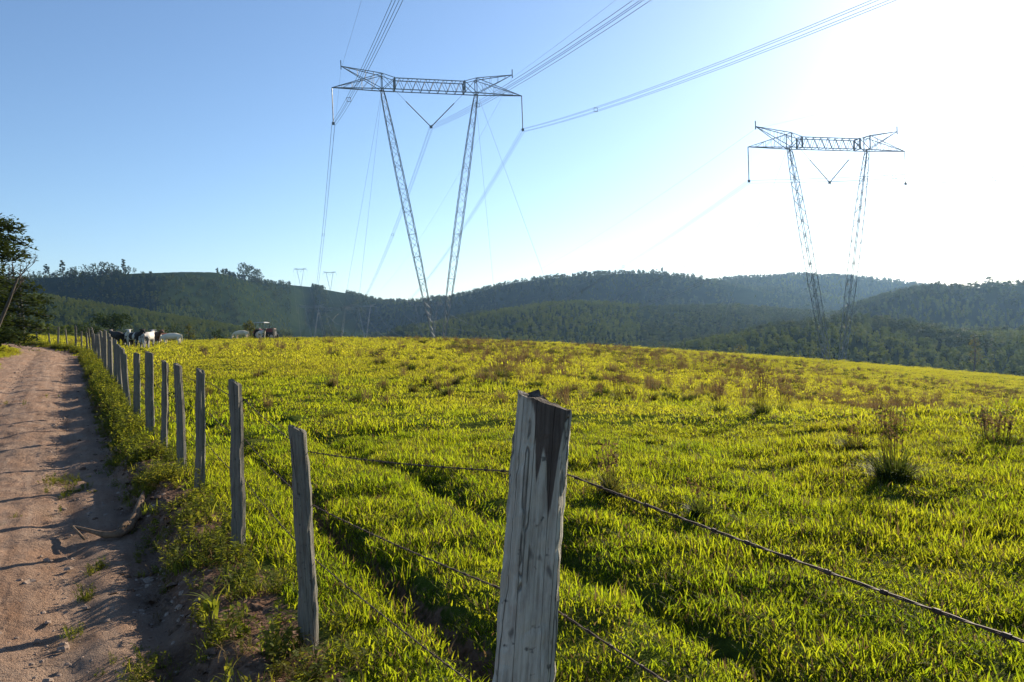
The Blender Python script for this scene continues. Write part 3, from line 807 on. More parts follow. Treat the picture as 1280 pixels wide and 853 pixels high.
# ------------------------------------------------------------------ trees
def tree_meshes(seed, h, cr, cz0, nclump, nleaf, lsize, kind='round', lean=0.0, limbs=7):
    """trunk+limbs mesh and crown mesh; crown of leaf clumps carried by the limbs"""
    rr = random.Random(seed); t = MB(); c = MB()
    def tp(z): return Vector((lean * z * z / h + .02 * h * math.sin(z / h * 4 + seed), .015 * h * math.cos(z / h * 5 + seed), z))
    tr = h * .022
    t.tube([tp(h * k / 7) - Vector((0, 0, .4 if k == 0 else 0)) for k in range(8)], [tr * (1.25 - k / 7 * 1.1) for k in range(8)], 7)
    for i in range(nclump):
        u = (i + rr.random()) / nclump; an = i * 2.4 + rr.uniform(-.5, .5); z = cz0 + (h * .97 - cz0) * u
        if kind == 'round': k = math.sqrt(max(1 - (2 * u - .85) ** 2 * .8, .08))
        elif kind == 'flat': k = .55 + .5 * math.sin(u * 3); z = cz0 + (h - cz0) * (u ** .6)
        elif kind == 'slim': k = .9 - .5 * u
        else: k = 1.1 - .95 * u                       # conifer tiers
        q = cr * k * rr.uniform(.35, 1)
        p = Vector((q * math.cos(an), q * math.sin(an), 0)) + tp(z)
        st = tp(max(z - q * .6, h * .25))
        mid = st.lerp(p, .5) + Vector((0, 0, -.05 * q))
        if i % max(1, nclump // (limbs * 2)) == 0 or nclump < 16: t.tube([st, mid, p], [tr * .4, tr * .25, tr * .1], 5)
        rx_ = cr * rr.uniform(.26, .42)
        crown_clump(c, p, rx_, rx_ * (.42 if kind in ('flat', 'tier') else .75), nleaf, lsize, rr)
    return t, c
def tree(loc, seed, h, cr, cz0, nclump, nleaf, lsize, kind, mat, label, group=None, lean=0.0, name='tree', cat='tree'):
    t, c = tree_meshes(seed, h, cr, cz0, nclump, nleaf, lsize, kind, lean)
    root = tag(empty(name, loc, random.uniform(0, 6)), label, cat, group)
    t.build('trunk', M['bark'], root, True); c.build('crown', M[mat], root); return root
def ridge_r(px): return 1000
def ridge_depth(li, px):
    ct, ce, rt, rv = HILLS[li][:4]; return float(np.interp(ray(px, 360).x, rt, rv))
ords = ['first', 'second', 'third', 'fourth', 'fifth', 'sixth', 'seventh', 'eighth', 'ninth', 'tenth', 'eleventh', 'twelfth', 'thirteenth', 'fourteenth', 'fifteenth', 'sixteenth', 'seventeenth', 'eighteenth']
rid = [(37, 5), (42, 7), (49, 7), (57, 13), (61, 11), (72, 7), (79, 16), (88, 9), (93, 10), (107, 11), (117, 12), (128, 13), (134, 12), (140, 11), (146, 9), (155, 15), (161, 8), (168, 6)]
for i, (px, hp) in enumerate(rid):
    D = ridge_depth(0, px) * .985; p = ground_at(px, 345, D); h = 1.35 * hp * D / 1000
    kind = 'slim' if px in (57, 61, 79, 155, 42) else 'round'
    tree(p, 400 + i, h, h * (.2 if kind == 'slim' else (.5 if px == 107 else .36)), h * .3, 12, 16, h * .1, kind, 'leaf_dark',
         '%s tree from the left along the bare skyline of the left hill' % ords[i], 'trees on the left ridge')
for px, hp, lab in ((283, 9, 'small lone tree on the left hill skyline beside the dense clump'), (305, 21, 'left and tallest tree of the dense clump on the left hill'), (314, 19, 'middle tree of the dense clump on the left hill'),
                    (322, 16, 'right and lowest tree of the dense clump on the left hill')):
    D = ridge_depth(0, px) * .985; p = ground_at(px, 345, D); h = hp * D / 1000
    tree(p, 450 + px, h, h * (.24 if px == 283 else .42), h * (.5 if px == 283 else .15), 22, 26, h * .085, 'round', 'leaf_dark', lab, 'trees on the left ridge')
for px, li, hp, kind, lab in ((828, 1, 9, 'slim', 'thin lone tree on the skyline of the middle hill'), (866, 1, 8, 'round', 'left of two round trees at the right end of the middle hill'), (877, 1, 8, 'round', 'right of two round trees at the right end of the middle hill'),
                              (1236, 3, 15, 'round', 'lone round tree standing clear above the right-hand ridge'), (1153, 3, 10, 'slim', 'leftmost small tree of the row on the right-hand ridge'), (1164, 3, 11, 'slim', 'middle small tree of the row on the right-hand ridge'),
                              (1173, 3, 13, 'round', 'rightmost tree of the row on the right-hand ridge')):
    D = ridge_depth(li, px) * .985; p = ground_at(px, 350, D); h = hp * D / 1000
    tree(p, 500 + px, h, h * (.18 if kind == 'slim' else .34), h * .45, 14, 22, h * .1, kind, 'leaf_dark', lab, 'trees on the right ridges')
for i, (px, hp) in enumerate(((4, 34), (14, 38), (22, 30), (30, 36))):      # tall slim trees behind the near left tree
    D = 380; p = ground_at(px, 400, D); q = P(px, 326 + (i % 2) * 5, D); h = q.z - p.z
    tree(p, 530 + i, h, h * .16, h * .55, 18, 26, .7, 'slim', 'leaf_dark', '%s of four tall slim trees behind the dark tree at the left edge' % ['leftmost', 'second from left', 'second from right', 'rightmost'][i], 'slim trees behind the left tree')
# the tree at the left edge: boughs reach into the picture
LT = ground_at(-24, 440, 44)
def left_tree():
    root = tag(empty('bough_tree', LT), 'dark tree with drooping feathery boughs at the left edge beside the road', 'tree')
    rr = random.Random(77); t = MB(); c = MB()
    top = P(-40, 262, 44).z - LT.z
    t.tube([(0, 0, -.4), (.1, 0, top * .4), (0, .1, top)], [.26, .2, .04], 8)
    for i in range(60):
        u = ((i + .5) / 60) ** 1.15; z = .4 + (top - .8) * u; an = i * 2.399 + rr.uniform(-.3, .3)
        Lb = (2.8 - .5 * u if u > .5 else 3.3) * rr.uniform(.75, 1.05)
        if .48 < u < .66: Lb *= .35
        d = Vector((math.cos(an), math.sin(an), 0)); p0 = Vector((0, 0, z))
        pts = [p0 + d * Lb * k / 5 + Vector((0, 0, .22 * Lb * (k / 5) - .3 * Lb * (k / 5) ** 2)) for k in range(6)]
        t.tube(pts, [.05 * (1 - k / 6.5) for k in range(6)], 5)
        for k in range(52):
            f = rr.uniform(.2, 1.02); p = p0 + d * Lb * f + Vector((0, 0, .22 * Lb * f - .3 * Lb * f * f))
            for q in range(7):
                v = Vector((rr.gauss(0, .28), rr.gauss(0, .28), rr.gauss(0, .2))) * (1.25 - .4 * f)
                c.leafquad(p + v, (rr.uniform(-.7, .7), rr.uniform(-.7, .7), 1), rr.uniform(.2, .42), .4, rr.uniform(0, 6.28))
    t.build('trunk', M['bark'], root, True); c.build('crown', M['leaf_dark'], root)
left_tree()
def bare_tree():
    b0 = ground_at(-6, 440, 41); root = tag(empty('bare_tree', b0), 'leafless tree with thin branches reaching right from behind the dark boughs', 'tree')
    rr = random.Random(5); m = MB(); br = MB()
    e = P(22, 348, 41) - b0
    m.tube([Vector((0, 0, -.3)), Vector((.15, 0, 1.3)), e * .62 + Vector((0, 0, .3)), e], [.12, .1, .075, .05], 6)
    def grow(p, d, L, r, n):
        q = p + d * L; br.tube([p, p.lerp(q, .5) + Vector((rr.gauss(0, .04), 0, rr.gauss(0, .04))) * L, q], [r, r * .8, r * .55], 4)
        if n:
            for k in range(3 if n > 1 else 2):
                dd = (d + Vector((rr.gauss(0, .35), rr.gauss(0, .35), rr.gauss(.05, .35)))).normalized(); grow(p.lerp(q, rr.uniform(.45, 1)), dd, L * rr.uniform(.55, .8), r * .55, n - 1)
    grow(e, Vector((.75, 0, .65)).normalized(), .75, .035, 4); grow(e * .8, Vector((.5, .2, .8)).normalized(), .7, .03, 3)
    m.build('trunk', M['bark'], root, True); br.build('branch', M['bark'], root)
bare_tree()
# trees and bushes behind the fence and the cows
D = 190; p = ground_at(143, 430, D); q = P(143, 394, D)
tree(p, 601, q.z - p.z, 4.0, (q.z - p.z) * .66, 44, 34, .5, 'flat', 'leaf_dark', 'flat-topped dark tree standing behind the fence and the cows')
for i, (px, top, D, wpx, mat, lab) in enumerate(((104, 405, 150, 15, 'leaf_dark', 'dark brownish bush behind the far end of the fence'), (122, 408, 150, 11, 'leaf_dark', 'smaller dark bush just right of the brownish bush behind the fence'),
                                           (197, 407, 170, 10, 'leaf_dark', 'dark low bush behind the brown cows'), (218, 405, 175, 14, 'leaf_dark', 'wide dark bush behind the cream cow'), (235, 404, 172, 8, 'leaf_olive', 'yellow-green bush at the right end of the bushes'),
                                           (273, 413, 165, 9, 'leaf_dark', 'round dark bush alone between the herd and the tractor'), (313, 402, 150, 8, 'leaf_olive', 'yellow-green bush just left of the tractor'))):
    p = ground_at(px, 430, D); q = P(px, top, D); h = q.z - p.z; wd = wpx * D / 1000
    tree(p, 620 + i, h, wd, h * .3, 20, 26, .34, 'round', mat, lab, 'bushes at the edge of the pasture', name='bush', cat='bush')
D = 300; p = ground_at(1218, 470, D); q = P(1218, 418, D)
tree(p, 640, q.z - p.z, 2.6, (q.z - p.z) * .5, 20, 26, .5, 'slim', 'leaf_olive', 'tall olive tree standing out against the dark wood at the right')
D = 185; p = ground_at(925, 450, D); q = P(925, 432, D)
tree(p, 641, max(q.z - p.z, 2), 2.4, .6, 16, 22, .35, 'round', 'leaf_olive', 'low reddish bush peeping over the crest of the pasture', name='bush', cat='bush')

# ------------------------------------------------------------------ cows
def skin_mesh(name, verts, edges, mat, sub=2):
    me = bpy.data.meshes.new(name); me.from_pydata([v[:3] for v in verts], edges, [])
    o = bpy.data.objects.new(name, me); C.objects.link(o)
    md = o.modifiers.new('skin', 'SKIN'); md.use_smooth_shade = True
    for sv, v in zip(me.skin_vertices[0].data, verts):
        rr = v[3]; sv.radius = (rr, rr) if np.isscalar(rr) else rr
    me.skin_vertices[0].data[0].use_root = True
    o.modifiers.new('sub', 'SUBSURF').levels = sub
    dg = bpy.context.evaluated_depsgraph_get(); dg.update()
    r = bpy.data.meshes.new_from_object(o.evaluated_get(dg)); r.name = name
    bpy.data.objects.remove(o); r.materials.clear(); r.materials.append(mat)
    r.polygons.foreach_set('use_smooth', [True] * len(r.polygons)); return r
def cow_mat(name, base, patch, thr, sc=1.7, seed=0):
    b = NB(name); o = b.mapping(b.obj(), (1, 1, 1), loc=(seed * 3.1, seed * 1.7, 0))
    n = b.noise(o, sc, 2, .4); f = b.noise(b.obj(), 30, 3)
    c = b.mix(b.ramp(n, [(thr - .015, 0), (thr + .015, 1)]), base, patch)
    c = b.mix(b.math('MULTIPLY', f, .15), c, (.2, .16, .12))
    return b.done(b.bsdf(c, .8, .15))
def cow_mesh(mat, graze):
    """x forward; withers at 1.35 m"""
    v = [(0, 0, .98, (.33, .36)), (.45, 0, 1.0, (.31, .35)), (.82, 0, 1.05, (.24, .30)), (-.45, 0, 1.0, (.33, .36)), (-.85, 0, 1.08, (.24, .26))]
    e = [(0, 1), (1, 2), (0, 3), (3, 4)]
    if graze: head = [(1.1, 0, .98, .17), (1.3, 0, .72, .13), (1.42, 0, .48, .12), (1.55, 0, .26, .085), (1.6, 0, .14, .07)]
    else: head = [(1.1, 0, 1.2, .18), (1.32, 0, 1.36, .13), (1.48, 0, 1.42, .125), (1.66, 0, 1.30, .085), (1.76, 0, 1.22, .075)]
    k = 2
    for h in head: v.append(h); e.append((k, len(v) - 1)); k = len(v) - 1
    hd = 7
    for s in (-1, 1):
        a = len(v); v += [(head[2][0] - .05, s * .14, head[2][2] + .06, .04), (head[2][0] - .08, s * .27, head[2][2] + .05, .045)]; e += [(hd, a), (a, a + 1)]
    for x, root, bk in ((.66, 2, 0), (-.72, 4, 1)):
        for s in (-1, 1):
            a = len(v)
            v += [(x, s * .17, .72, .13 if not bk else .15), (x + (.03 if not bk else -.1), s * .17, .42, .065), (x, s * .17, .1, .045), (x + .04, s * .17, .02, .055)]
            e += [(root, a), (a, a + 1), (a + 1, a + 2), (a + 2, a + 3)]
    a = len(v); v += [(-1.06, 0, 1.1, .04), (-1.13, 0, .75, .025), (-1.12, 0, .45, .035)]; e += [(4, a), (a, a + 1), (a + 1, a + 2)]
    return skin_mesh('cow_body', v, e, mat)
WH = (.62, .57, .50); BK = (.022, .02, .02)
cows = [  # px, base py, depth, heading deg (0 = away, 90 = to the left), graze, base, patch, threshold, label
    (147, 435, 70, 20, False, BK, (.25, .2, .17), .6, 'dark cow at the left end of the herd, seen between two thin posts'),
    (160, 436, 70, 185, False, WH, BK, .52, 'black and white cow seen end-on behind the fence posts'),
    (169, 439, 66, 205, False, BK, WH, .55, 'mostly black cow with a white back above the posts'),
    (176, 440, 66, 12, True, (.5, .48, .47), (.2, .18, .17), .6, 'grey-white cow in the middle of the group at the fence'),
    (186, 440, 66, -15, False, (.58, .53, .48), (.16, .13, .12), .57, 'pale cow right behind the tall pale post'),
    (191, 430, 80, 215, False, (.13, .06, .04), WH, .66, 'brown cow looking over the pale ones'),
    (197, 429, 85, 10, False, WH, BK, .55, 'white and dark cow seen end-on left of the brown one'),
    (204, 428, 98, 120, True, (.16, .06, .04), (.25, .13, .09), .6, 'reddish brown cow side-on behind the cream cow'),
    (215, 431, 84, 62, True, (.82, .72, .55), (.74, .64, .48), .6, 'cream cow grazing at the right end of the herd'),
    (302, 424, 112, 60, True, (.8, .66, .46), (.7, .55, .38), .6, 'cream cow grazing alone left of the tractor'),
    (327, 424, 112, 200, False, WH, BK, .56, 'white and black cow standing in front of the tractor')]
for i, (px, py, D, hd, gr, ba, pa, th, lab) in enumerate(cows):
    p = ground_at(px, py, D)
    me = cow_mesh(cow_mat('cow_coat_%d' % i, ba, pa, th, 1.7, i), gr)
    root = tag(ob('cow', me), lab, 'cow', 'cows in the pasture'); root.location = p
    root.rotation_euler = (0, 0, R(90 + hd) + math.atan2(-p.x, p.y)); root.scale = (1.03, 1.03, 1.03)

# ------------------------------------------------------------------ tractor on the crest
def tractor():
    D = 118; p = ground_at(331, 424, D)
    root = tag(empty('tractor', p, R(-12)), 'dark red tractor with a pale canopy standing on the crest behind the cow', 'tractor')
    m = MB(); m.box((.75, 0, .95), (.95, .24, .2)); m.box((-.5, 0, .85), (.5, .3, .25)); m.box((1.72, 0, .85), (.06, .3, .3)); m.build('chassis', M['tractor_dark'], root)
    m = MB(); m.box((.95, 0, 1.35), (.75, .3, .24)); m.box((.95, 0, 1.61), (.7, .24, .03)); h = m.build('hood', M['tractor_red'], root)
    g = MB()
    for k in range(6): g.box((1.72, -.22 + k * .088, 1.34), (.02, .02, .2))
    g.build('grille', M['tractor_dark'], h)
    for y in (-.17, .17):
        l = MB(); l.tube([(1.70, y, 1.52), (1.76, y, 1.52)], [.07, .08], 10); l.build('headlight', M['rim'], h)
    e = MB(); e.tube([(.7, .2, 1.6), (.7, .2, 2.3), (.78, .2, 2.38)], [.04, .04, .035], 8); e.build('exhaust_pipe', M['tractor_dark'], root)
    def wheel(x, y, r, wd):
        t = MB(); n = 28; prof = [(r * .62, -wd * .5), (r * .93, -wd * .5), (r, -wd * .32), (r, wd * .32), (r * .93, wd * .5), (r * .62, wd * .5)]
        vs = []; fs = []
        for k in range(n):
            a = 2 * math.pi * k / n; g_ = 1.0 if k % 2 else .965
            for (q, yy) in prof: vs.append((math.cos(a) * q * g_, yy, math.sin(a) * q * g_))
        L = len(prof)
        for k in range(n):
            for j in range(L): fs.append((k * L + j, k * L + (j + 1) % L, ((k + 1) % n) * L + (j + 1) % L, ((k + 1) % n) * L + j))
        t.add(vs, fs); o = t.build('wheel', M['tyre'], root); o.location = (x, y, r - .03)
        d = MB(); d.tube([(0, -wd * .36, 0), (0, -wd * .3, 0), (0, wd * .3, 0), (0, wd * .36, 0)], [r * .5, r * .63, r * .63, r * .5], 20); d.tube([(0, -wd * .5, 0), (0, wd * .5, 0)], [r * .16, r * .16], 10)
        d.build('rim', M['rim'], o)
    for y in (-.75, .75): wheel(-.55, y, .78, .42)
    for y in (-.62, .62): wheel(1.45, y, .46, .24)
    for y in (-.75, .75):
        f = MB()
        pts = [(math.cos(a) * .88 - .55, math.sin(a) * .88 + .75) for a in [R(20 + 14 * k) for k in range(11)]]
        for k in range(10):
            (x0, z0), (x1, z1) = pts[k], pts[k + 1]
            f.add([(x0, y - .24, z0), (x0, y + .24, z0), (x1, y + .24, z1), (x1, y - .24, z1), (x0 * .98, y - .24, z0 - .03), (x0 * .98, y + .24, z0 - .03), (x1 * .98, y + .24, z1 - .03), (x1 * .98, y - .24, z1 - .03)],
                  [(0, 1, 2, 3), (7, 6, 5, 4), (0, 3, 7, 4), (1, 5, 6, 2)])
        f.build('fender', M['tractor_red'], root)
    st = MB(); st.box((-.5, 0, 1.25), (.25, .25, .06)); st.box((-.75, 0, 1.5), (.05, .25, .25)); st.build('seat', M['tractor_dark'], root)
    sw = MB(); sw.tube([(.25, 0, 1.4), (.05, 0, 1.7)], [.03, .03], 6)
    sw.tube([(.05 + .1 * math.sin(a) * .5, .2 * math.cos(a), 1.7 + .17 * math.sin(a)) for a in [R(30 * k) for k in range(13)]], [.018] * 13, 5); sw.build('steering_wheel', M['tractor_dark'], root)
    for x in (-1.05, .15):
        for y in (-.6, .6):
            q = MB(); q.bar((x, y, .9), (x, y, 2.45), .035, 6); q.build('canopy_post', M['tractor_dark'], root)
    rf = MB(); rf.box((-.45, 0, 2.5), (.85, .78, .05)); rf.box((-.45, 0, 2.57), (.7, .6, .03)); rf.build('canopy', M['canopy'], root)
tractor()
pp = ground_at(342, 424, 112)
me = post_mesh(1.75, .2, .17, .18, 555, 8, 8).mesh('gate_post', M['post'])
tag(ob('pale_post', me, None, pp), 'single pale upright post standing right beside the tractor', 'post')

# ------------------------------------------------------------------ tussocks, dry stems, weeds
def tussock_meshes(seed, r, h, nb, ns, sh):
    rr = random.Random(seed); a = MB(); b = MB()
    for i in range(nb):
        q = r * .55 * math.sqrt(rr.random()); an = rr.uniform(0, 6.28)
        a.blade((q * math.cos(an), q * math.sin(an), -.03), an + rr.gauss(0, .5), h * rr.choice((rr.uniform(.35, 1.0), rr.uniform(.6, 1.4))), .011 * rr.uniform(.6, 1.4), rr.uniform(.1, 1.1), 4, rr.uniform(-.6, .6))
    for i in range(ns):
        q = r * .4 * math.sqrt(rr.random()); an = rr.uniform(0, 6.28); L = sh * rr.uniform(.6, 1.1); d = Vector((math.cos(an), math.sin(an), 0)) * rr.uniform(.02, .22)
        p0 = Vector((q * math.cos(an), q * math.sin(an), 0)); p1 = p0 + (Vector((0, 0, .6)) + d * .5) * L; p2 = p0 + (Vector((0, 0, 1)) + d) * L
        b.tube([p0, p1, p2], [.003, .0026, .0014], 3, False)
        for k in range(9):
            t = rr.uniform(.55, 1); p = p1.lerp(p2, (t - .55) / .45); b.leafquad(p + Vector((rr.gauss(0, .008), rr.gauss(0, .008), 0)), (rr.uniform(-1, 1), rr.uniform(-1, 1), .3), .06 * rr.uniform(.6, 1.3), .35, rr.uniform(0, 6.28))
    return a, b
big = [(1117, 603, .27, .33, 520, 18, .9, 'largest dark tussock with tall brown seed stems at the right'), (763, 622, .12, .26, 200, 10, .55, 'dark tussock right behind the barbed wire beside the stained post'),
       (1068, 566, .2, .26, 240, 6, .5, 'round dark tussock behind and left of the largest one'), (874, 645, .13, .17, 180, 3, .4, 'low dark tussock behind the barbed wire, lower and farther right than its neighbour'),
       (772, 500, .2, .3, 160, 22, .95, 'brown stemmed tussock in the middle of the pasture'), (953, 520, .2, .28, 150, 24, 1.0, 'brown stemmed tussock in the row right of the middle'),
       (979, 520, .2, .3, 170, 14, .9, 'dark tussock at the right end of the brown stemmed row'), (898, 518, .22, .3, 180, 8, .7, 'dark tussock left in the brown stemmed row'),
       (625, 472, .35, .35, 180, 14, .9, 'small dark tussock left of the stained post top'), (1245, 560, .4, .2, 200, 34, .5, 'low brownish tussock at the right edge of the pasture')]
for i, (px, py, r, h, nb, ns, sh, lab) in enumerate(big):
    # sight line meets the pasture
    d = ray(px, py); lo, hi = 3.0, 120.0
    yy = np.linspace(3, 118, 2400); gap = EYE + d.z * yy - height(d.x * yy, yy); k = int(np.argmax(gap < 0)); D = float(yy[k])
    x, y = d.x * D, D
    a, b = tussock_meshes(700 + i, r, h, nb, ns, sh)
    root = tag(empty('grass_tussock', (x, y, hz(x, y))), lab, 'tussock', 'tussocks in the pasture')
    a.build('leaf_tuft', M['tussock'], root); b.build('seed_stems', M['dryblade'], root)
# small tufts and dry stems beyond counting
def tuft_mesh(seed, nb, h, mat, stem=False):
    rr = random.Random(seed); m = MB()
    for i in range(nb):
        an = rr.uniform(0, 6.28); q = rr.uniform(0, .16)
        m.blade((q * math.cos(an), q * math.sin(an), -.03), an + rr.gauss(0, .6), h * rr.uniform(.5, 1.1), (.009 if stem else .013), rr.uniform(.1, .35) if stem else rr.uniform(.2, .8), 3, rr.uniform(-.7, .7))
    return m.mesh('tuft', mat)
tuft_col = template_collection('grass_tuft', [tuft_mesh(800 + i, 170, .40, M['tussock']) for i in range(4)])
stem_col = template_collection('dry_stems', [tuft_mesh(820 + i, 46, .5 + .08 * i, M['dryblade'], True) for i in range(4)])
def px_arr(x, y):
    t = x / y; return t
x, y = fan_points(9, 120, 1.7, 40); k = pasture_mask(x, y, -1.5); x, y = x[k], y[k]
t = x / y; cl = fbm(x * .22, y * .22, 95, 3); dn = fbm(x * .05, y * .05, 97, 2)
band = sstep(13, 24, y) * sstep(-.28, .05, t) + .07
k = rng.random(len(x)) < (.05 + np.clip((cl - .46) * 4, 0, 1)) * np.clip(band, 0, 1) * .95
tx, ty = x[k], y[k]
scatter('grass_tufts', np.stack([x[k], y[k], height(x[k], y[k])], -1), np.minimum(np.clip(rng.gamma(4, .2, k.sum()), .3, 1.5), .35 + ty * .02), tuft_col, 4, 'small dark tufts dotted over the pasture', 'grass tufts')
x, y = fan_points(13, 122, 3.0, 40); k = pasture_mask(x, y, -1.5); x, y = x[k], y[k]
t = x / y; cl = fbm(x * .16, y * .16, 105, 3)
band = sstep(17, 27, y) * sstep(-.12, .12, t) + .07
k = rng.random(len(x)) < np.clip((cl - .42) * 5, .04, 1) * np.clip(band, 0, 1) * .8 * (1 - .78 * sstep(38, 80, y))
pick = rng.random(len(tx)) < .55                          # most tufts carry brown stems of their own
sx_ = np.concatenate([x[k], tx[pick] + rng.normal(0, .1, pick.sum())]); sy_ = np.concatenate([y[k], ty[pick] + rng.normal(0, .1, pick.sum())])
scatter('dry_stems', np.stack([sx_, sy_, height(sx_, sy_)], -1), np.minimum(np.clip(rng.gamma(7, .14, len(sx_)), .4, 1.7), .4 + sy_ * .018), stem_col, 4, 'brown dry seed stems standing in the pasture', 'dry grass')
# weeds on the bank between the road and the fence
def weed_mesh(seed, ns, h, leaf, mat):
    rr = random.Random(seed); m = MB()
    for i in range(ns):
        an = rr.uniform(0, 6.28); L = h * rr.uniform(.5, 1.1); d = Vector((math.cos(an), math.sin(an), 0)) * rr.uniform(.05, .6)
        p0 = Vector((rr.gauss(0, .04), rr.gauss(0, .04), -.02)); p1 = p0 + (Vector((0, 0, 1)) + d).normalized() * L
        m.tube([p0, p1], [.003, .0015], 3, False)
        for k in range(int(L / leaf * 3.2) + 4):
            t = rr.uniform(.15, 1); p = p0.lerp(p1, t); a2 = rr.uniform(0, 6.28); q = Vector((math.cos(a2), math.sin(a2), rr.uniform(-.1, .5)))
            m.leafquad(p + q * leaf * .5, Vector((-q.x * .5, -q.y * .5, 1)) + Vector((rr.gauss(0, .3), rr.gauss(0, .3), 0)), leaf * rr.uniform(.6, 1.3), .45, a2)
    return m.mesh('weed', mat)
weed_col = template_collection('bank_weed', [weed_mesh(850 + i, 7, [.16, .24, .12, .3, .2][i % 5], [.035, .05, .03, .045][i % 4], M['weed']) for i in range(8)] + [grass_patch(.12, 40, .08, .22, .008, .6, 880 + i).mesh('bank_grass', M['weed']) for i in range(3)] + [grass_patch(.16, 36, .06, .2, .005, 1.2, 890 + i).mesh('bank_straw', M['dryblade']) for i in range(3)])
n = 9000; s = rng.uniform(0, 1, n) ** 1.4 * 78 - 3.5; d = rng.normal(.3, .2, n)
cl = fbm(s * 1.1, d * 2, 131, 3)
k = (rng.random(n) < np.clip((cl - .38) * 5, 0.03, 1) * (.33 + .67 * sstep(3, 8, s)) ) & (d < .75); s, d = s[k], d[k]
kk = np.clip(s - (SEND - 26), 0, None); x = P2[0] + s * FU[0] + (d + .0125 * kk * kk) * FN[0]; y = P2[1] + s * FU[1] + (d + .0125 * kk * kk) * FN[1]
sc = rng.uniform(.6, 1.25, len(s)) * (1 + .4 * sstep(6, 20, s)) * np.where(d > .55, .6, 1)
scatter('bank_weeds', np.stack([x, y, height(x, y)], -1), sc, weed_col, 14, 'green weeds along the bank under the fence', 'weeds')
# grass on the left verge and on the strip in the middle of the road
n = 9000; s = rng.uniform(6, 92, n); d = rng.uniform(3.7, 13, n)
k = (d > 4.0 + (vnoise(s * .5, s * 0, 141) - .5) * 1.0); s, d = s[k], d[k]
kk = np.clip(s - (SEND - 26), 0, None); dw = d + .0125 * kk * kk
x = P2[0] + s * FU[0] + dw * FN[0]; y = P2[1] + s * FU[1] + dw * FN[1]
scatter('verge_grass', np.stack([x, y, height(x, y)], -1), rng.uniform(.5, 1.0, len(s)), mid_col, 8, 'short green grass on the left verge of the road', 'grass')
spots = [(85, 600, .35, 26), (97, 612, .2, 14), (125, 705, .12, 6), (103, 741, .08, 5), (90, 783, .1, 5), (170, 818, .16, 9), (165, 835, .2, 8), (60, 640, .3, 4), (48, 452, .9, 40), (56, 470, .9, 30), (35, 520, .8, 10), (175, 845, .2, 10), (150, 700, .3, 4)]
xs, ys = [], []
for (px, py, r, n) in spots:
    g = G(px, py, -.27)
    for _ in range(n): xs.append(g.x + random.gauss(0, r * .5)); ys.append(g.y + random.gauss(0, r))
xs, ys = np.array(xs), np.array(ys)
scatter('road_weeds', np.stack([xs, ys, height(xs, ys) - .01], -1), rng.uniform(.25, .65, len(xs)), weed_col, 12, 'sparse weeds and grass growing in the dirt road', 'weeds')
# pebbles and clods on the road and the bank
def pebble_mesh(seed):
    rr = random.Random(seed); m = MB(); n = 7; vs = [(0, 0, .5)]; 
    for z, q in ((.3, .75), (-.2, 1.0)):
        for k in range(n):
            a = 6.283 * k / n; j = rr.uniform(.75, 1.2); vs.append((math.cos(a) * q * j, math.sin(a) * q * j * .8, z + rr.uniform(-.12, .12)))
    fs = [(0, 1 + k, 1 + (k + 1) % n) for k in range(n)] + [(1 + k, 1 + n + k, 1 + n + (k + 1) % n, 1 + (k + 1) % n) for k in range(n)]
    m.add(vs, fs); return m.mesh('pebble', M['pebble'])
peb_col = template_collection('pebble', [pebble_mesh(i) for i in range(5)])
n = 9000; s = rng.uniform(0, 1, n) ** 1.4 * 40 - 3; d = np.where(rng.random(n) < .6, rng.uniform(.5, 3.8, n), rng.normal(.55, .22, n))
x = P2[0] + s * FU[0] + d * FN[0]; y = P2[1] + s * FU[1] + d * FN[1]
scatter('road_pebbles', np.stack([x, y, height(x, y) - .012], -1), rng.exponential(.009, n) + .005, peb_col, 5, 'small pebbles and clods strewn over the dirt road', 'pebbles')

clod_me = [pebble_mesh(20 + i) for i in range(5)]
for me in clod_me: me.materials[0] = M['clod']
clod_col = template_collection('soil_clod', clod_me)
n = 5200; s = rng.uniform(0, 1, n) ** 1.5 * 34 - 3.5; d = np.clip(rng.normal(.42, .2, n), -.15, 1.1)
x = P2[0] + s * FU[0] + d * FN[0]; y = P2[1] + s * FU[1] + d * FN[1]
scatter('soil_clods', np.stack([x, y, height(x, y) - .01], -1), np.minimum(rng.exponential(.014, n) + .005, .07), clod_col, 5, 'crumbly reddish soil clods on the eroded bank', 'soil clods', tilt=.5)

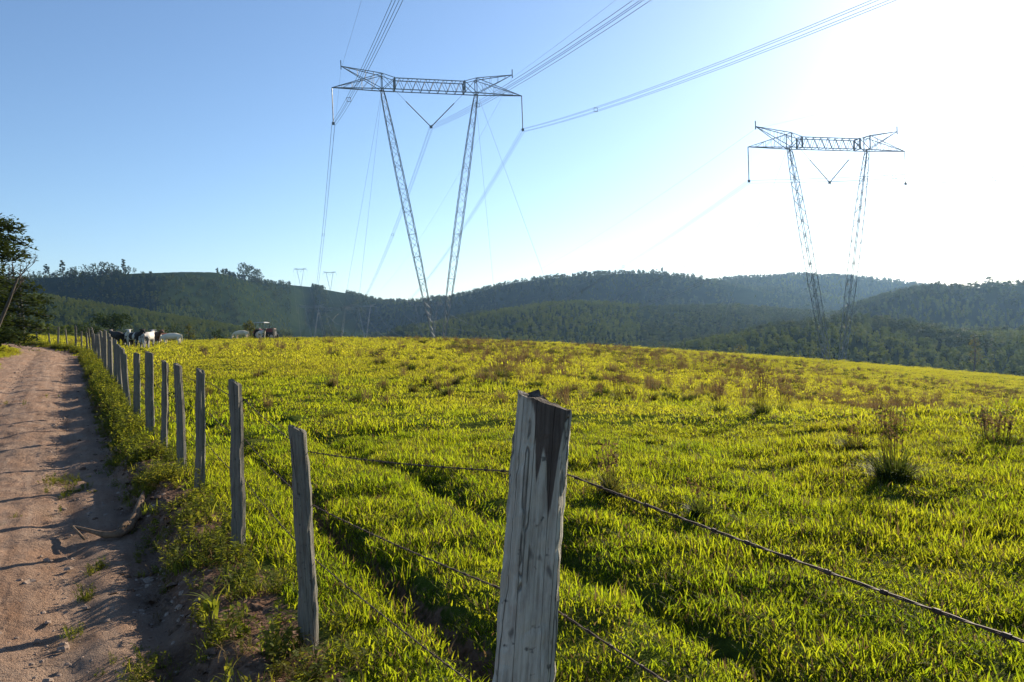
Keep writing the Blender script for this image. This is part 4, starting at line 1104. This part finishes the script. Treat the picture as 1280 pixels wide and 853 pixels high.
# ------------------------------------------------------------------ single plants and the fallen branch
def leafy_plant(px, py, z0, label, nleaf, L, wd, h, seed):
    g = G(px, py, z0); rr = random.Random(seed)
    root = tag(empty('weed_plant', (g.x, g.y, hz(g.x, g.y))), label, 'plant', 'weeds on the bank')
    st = MB()
    for k in range(3): st.tube([(0, 0, -.03), (rr.gauss(0, .03), rr.gauss(0, .03), h * .6), (rr.gauss(0, .06), rr.gauss(0, .06), h)], [.006, .005, .003], 5)
    st.build('stem', M['weed'], root)
    for i in range(nleaf):
        m = MB(); m.blade((0, 0, 0), 0, L * rr.uniform(.7, 1.15), wd, rr.uniform(.5, .95), 5, rr.uniform(-.2, .2))
        o = m.build('leaf', M['weed'], root); o.location = (rr.gauss(0, .03), rr.gauss(0, .03), h * rr.uniform(.3, 1)); o.rotation_euler = (0, 0, i * 2.4 + rr.gauss(0, .3))
leafy_plant(262, 760, -.08, 'leafy green plant with long narrow leaves on the bank below the third post', 20, .17, .024, .14, 1)
leafy_plant(290, 830, -.02, 'upright weed with fine leaves on the bank at the bottom edge', 26, .12, .014, .24, 2)
leafy_plant(252, 838, -.14, 'low spreading weed at the foot of the bank at the bottom edge', 24, .11, .013, .1, 3)
leafy_plant(244, 648, -.02, 'small green weed at the edge of the bank by the fourth post', 14, .11, .018, .08, 4)
def branch():
    z0 = -.27; g0 = G(135, 668, z0)
    root = tag(empty('fallen_branch', (g0.x, g0.y, hz(g0.x, g0.y))), 'bent dead branch lying on the dirt road in the shade edge', 'branch')
    base = root.location.copy()
    def pt(px, py, up):
        g = G(px, py, z0 + up); return Vector((g.x, g.y, hz(g.x, g.y) + up + .02)) - base
    main = [pt(90, 657, .03), pt(105, 660, .045), pt(120, 664, .03), pt(133, 667, .03), pt(147, 664, .04), pt(160, 655, .05), pt(170, 646, .06), pt(177, 636, .08), pt(180, 627, .11)]
    m = MB(); m.tube(main, [.018, .02, .024, .036, .044, .05, .045, .034, .012], 9); m.build('limb', M['deadwood'], root, True)
    m = MB(); m.tube([pt(91, 657, .035), pt(98, 664, .03), pt(105, 672, .015)], [.018, .015, .012], 7); m.build('twig', M['deadwood'], root, True)
    m = MB(); m.tube([pt(148, 662, .05), pt(156, 652, .1), pt(163, 648, .06)], [.03, .025, .01], 7); m.build('twig', M['deadwood'], root, True)
branch()

# ------------------------------------------------------------------ haze
hb = MB(); hb.box((0, 0, 72), (4800, 4800, 115))
b = NB('haze'); v = b.n('ShaderNodeVolumePrincipled')
v.inputs['Color'].default_value = (.36, .62, 1.0, 1); v.inputs['Density'].default_value = .000058; v.inputs['Anisotropy'].default_value = .62
b.l(v.outputs[0], b.out.inputs['Volume'])
tag(hb.build('haze', b.m), 'thin bluish haze over the valley and hills', 'haze', None, 'stuff')
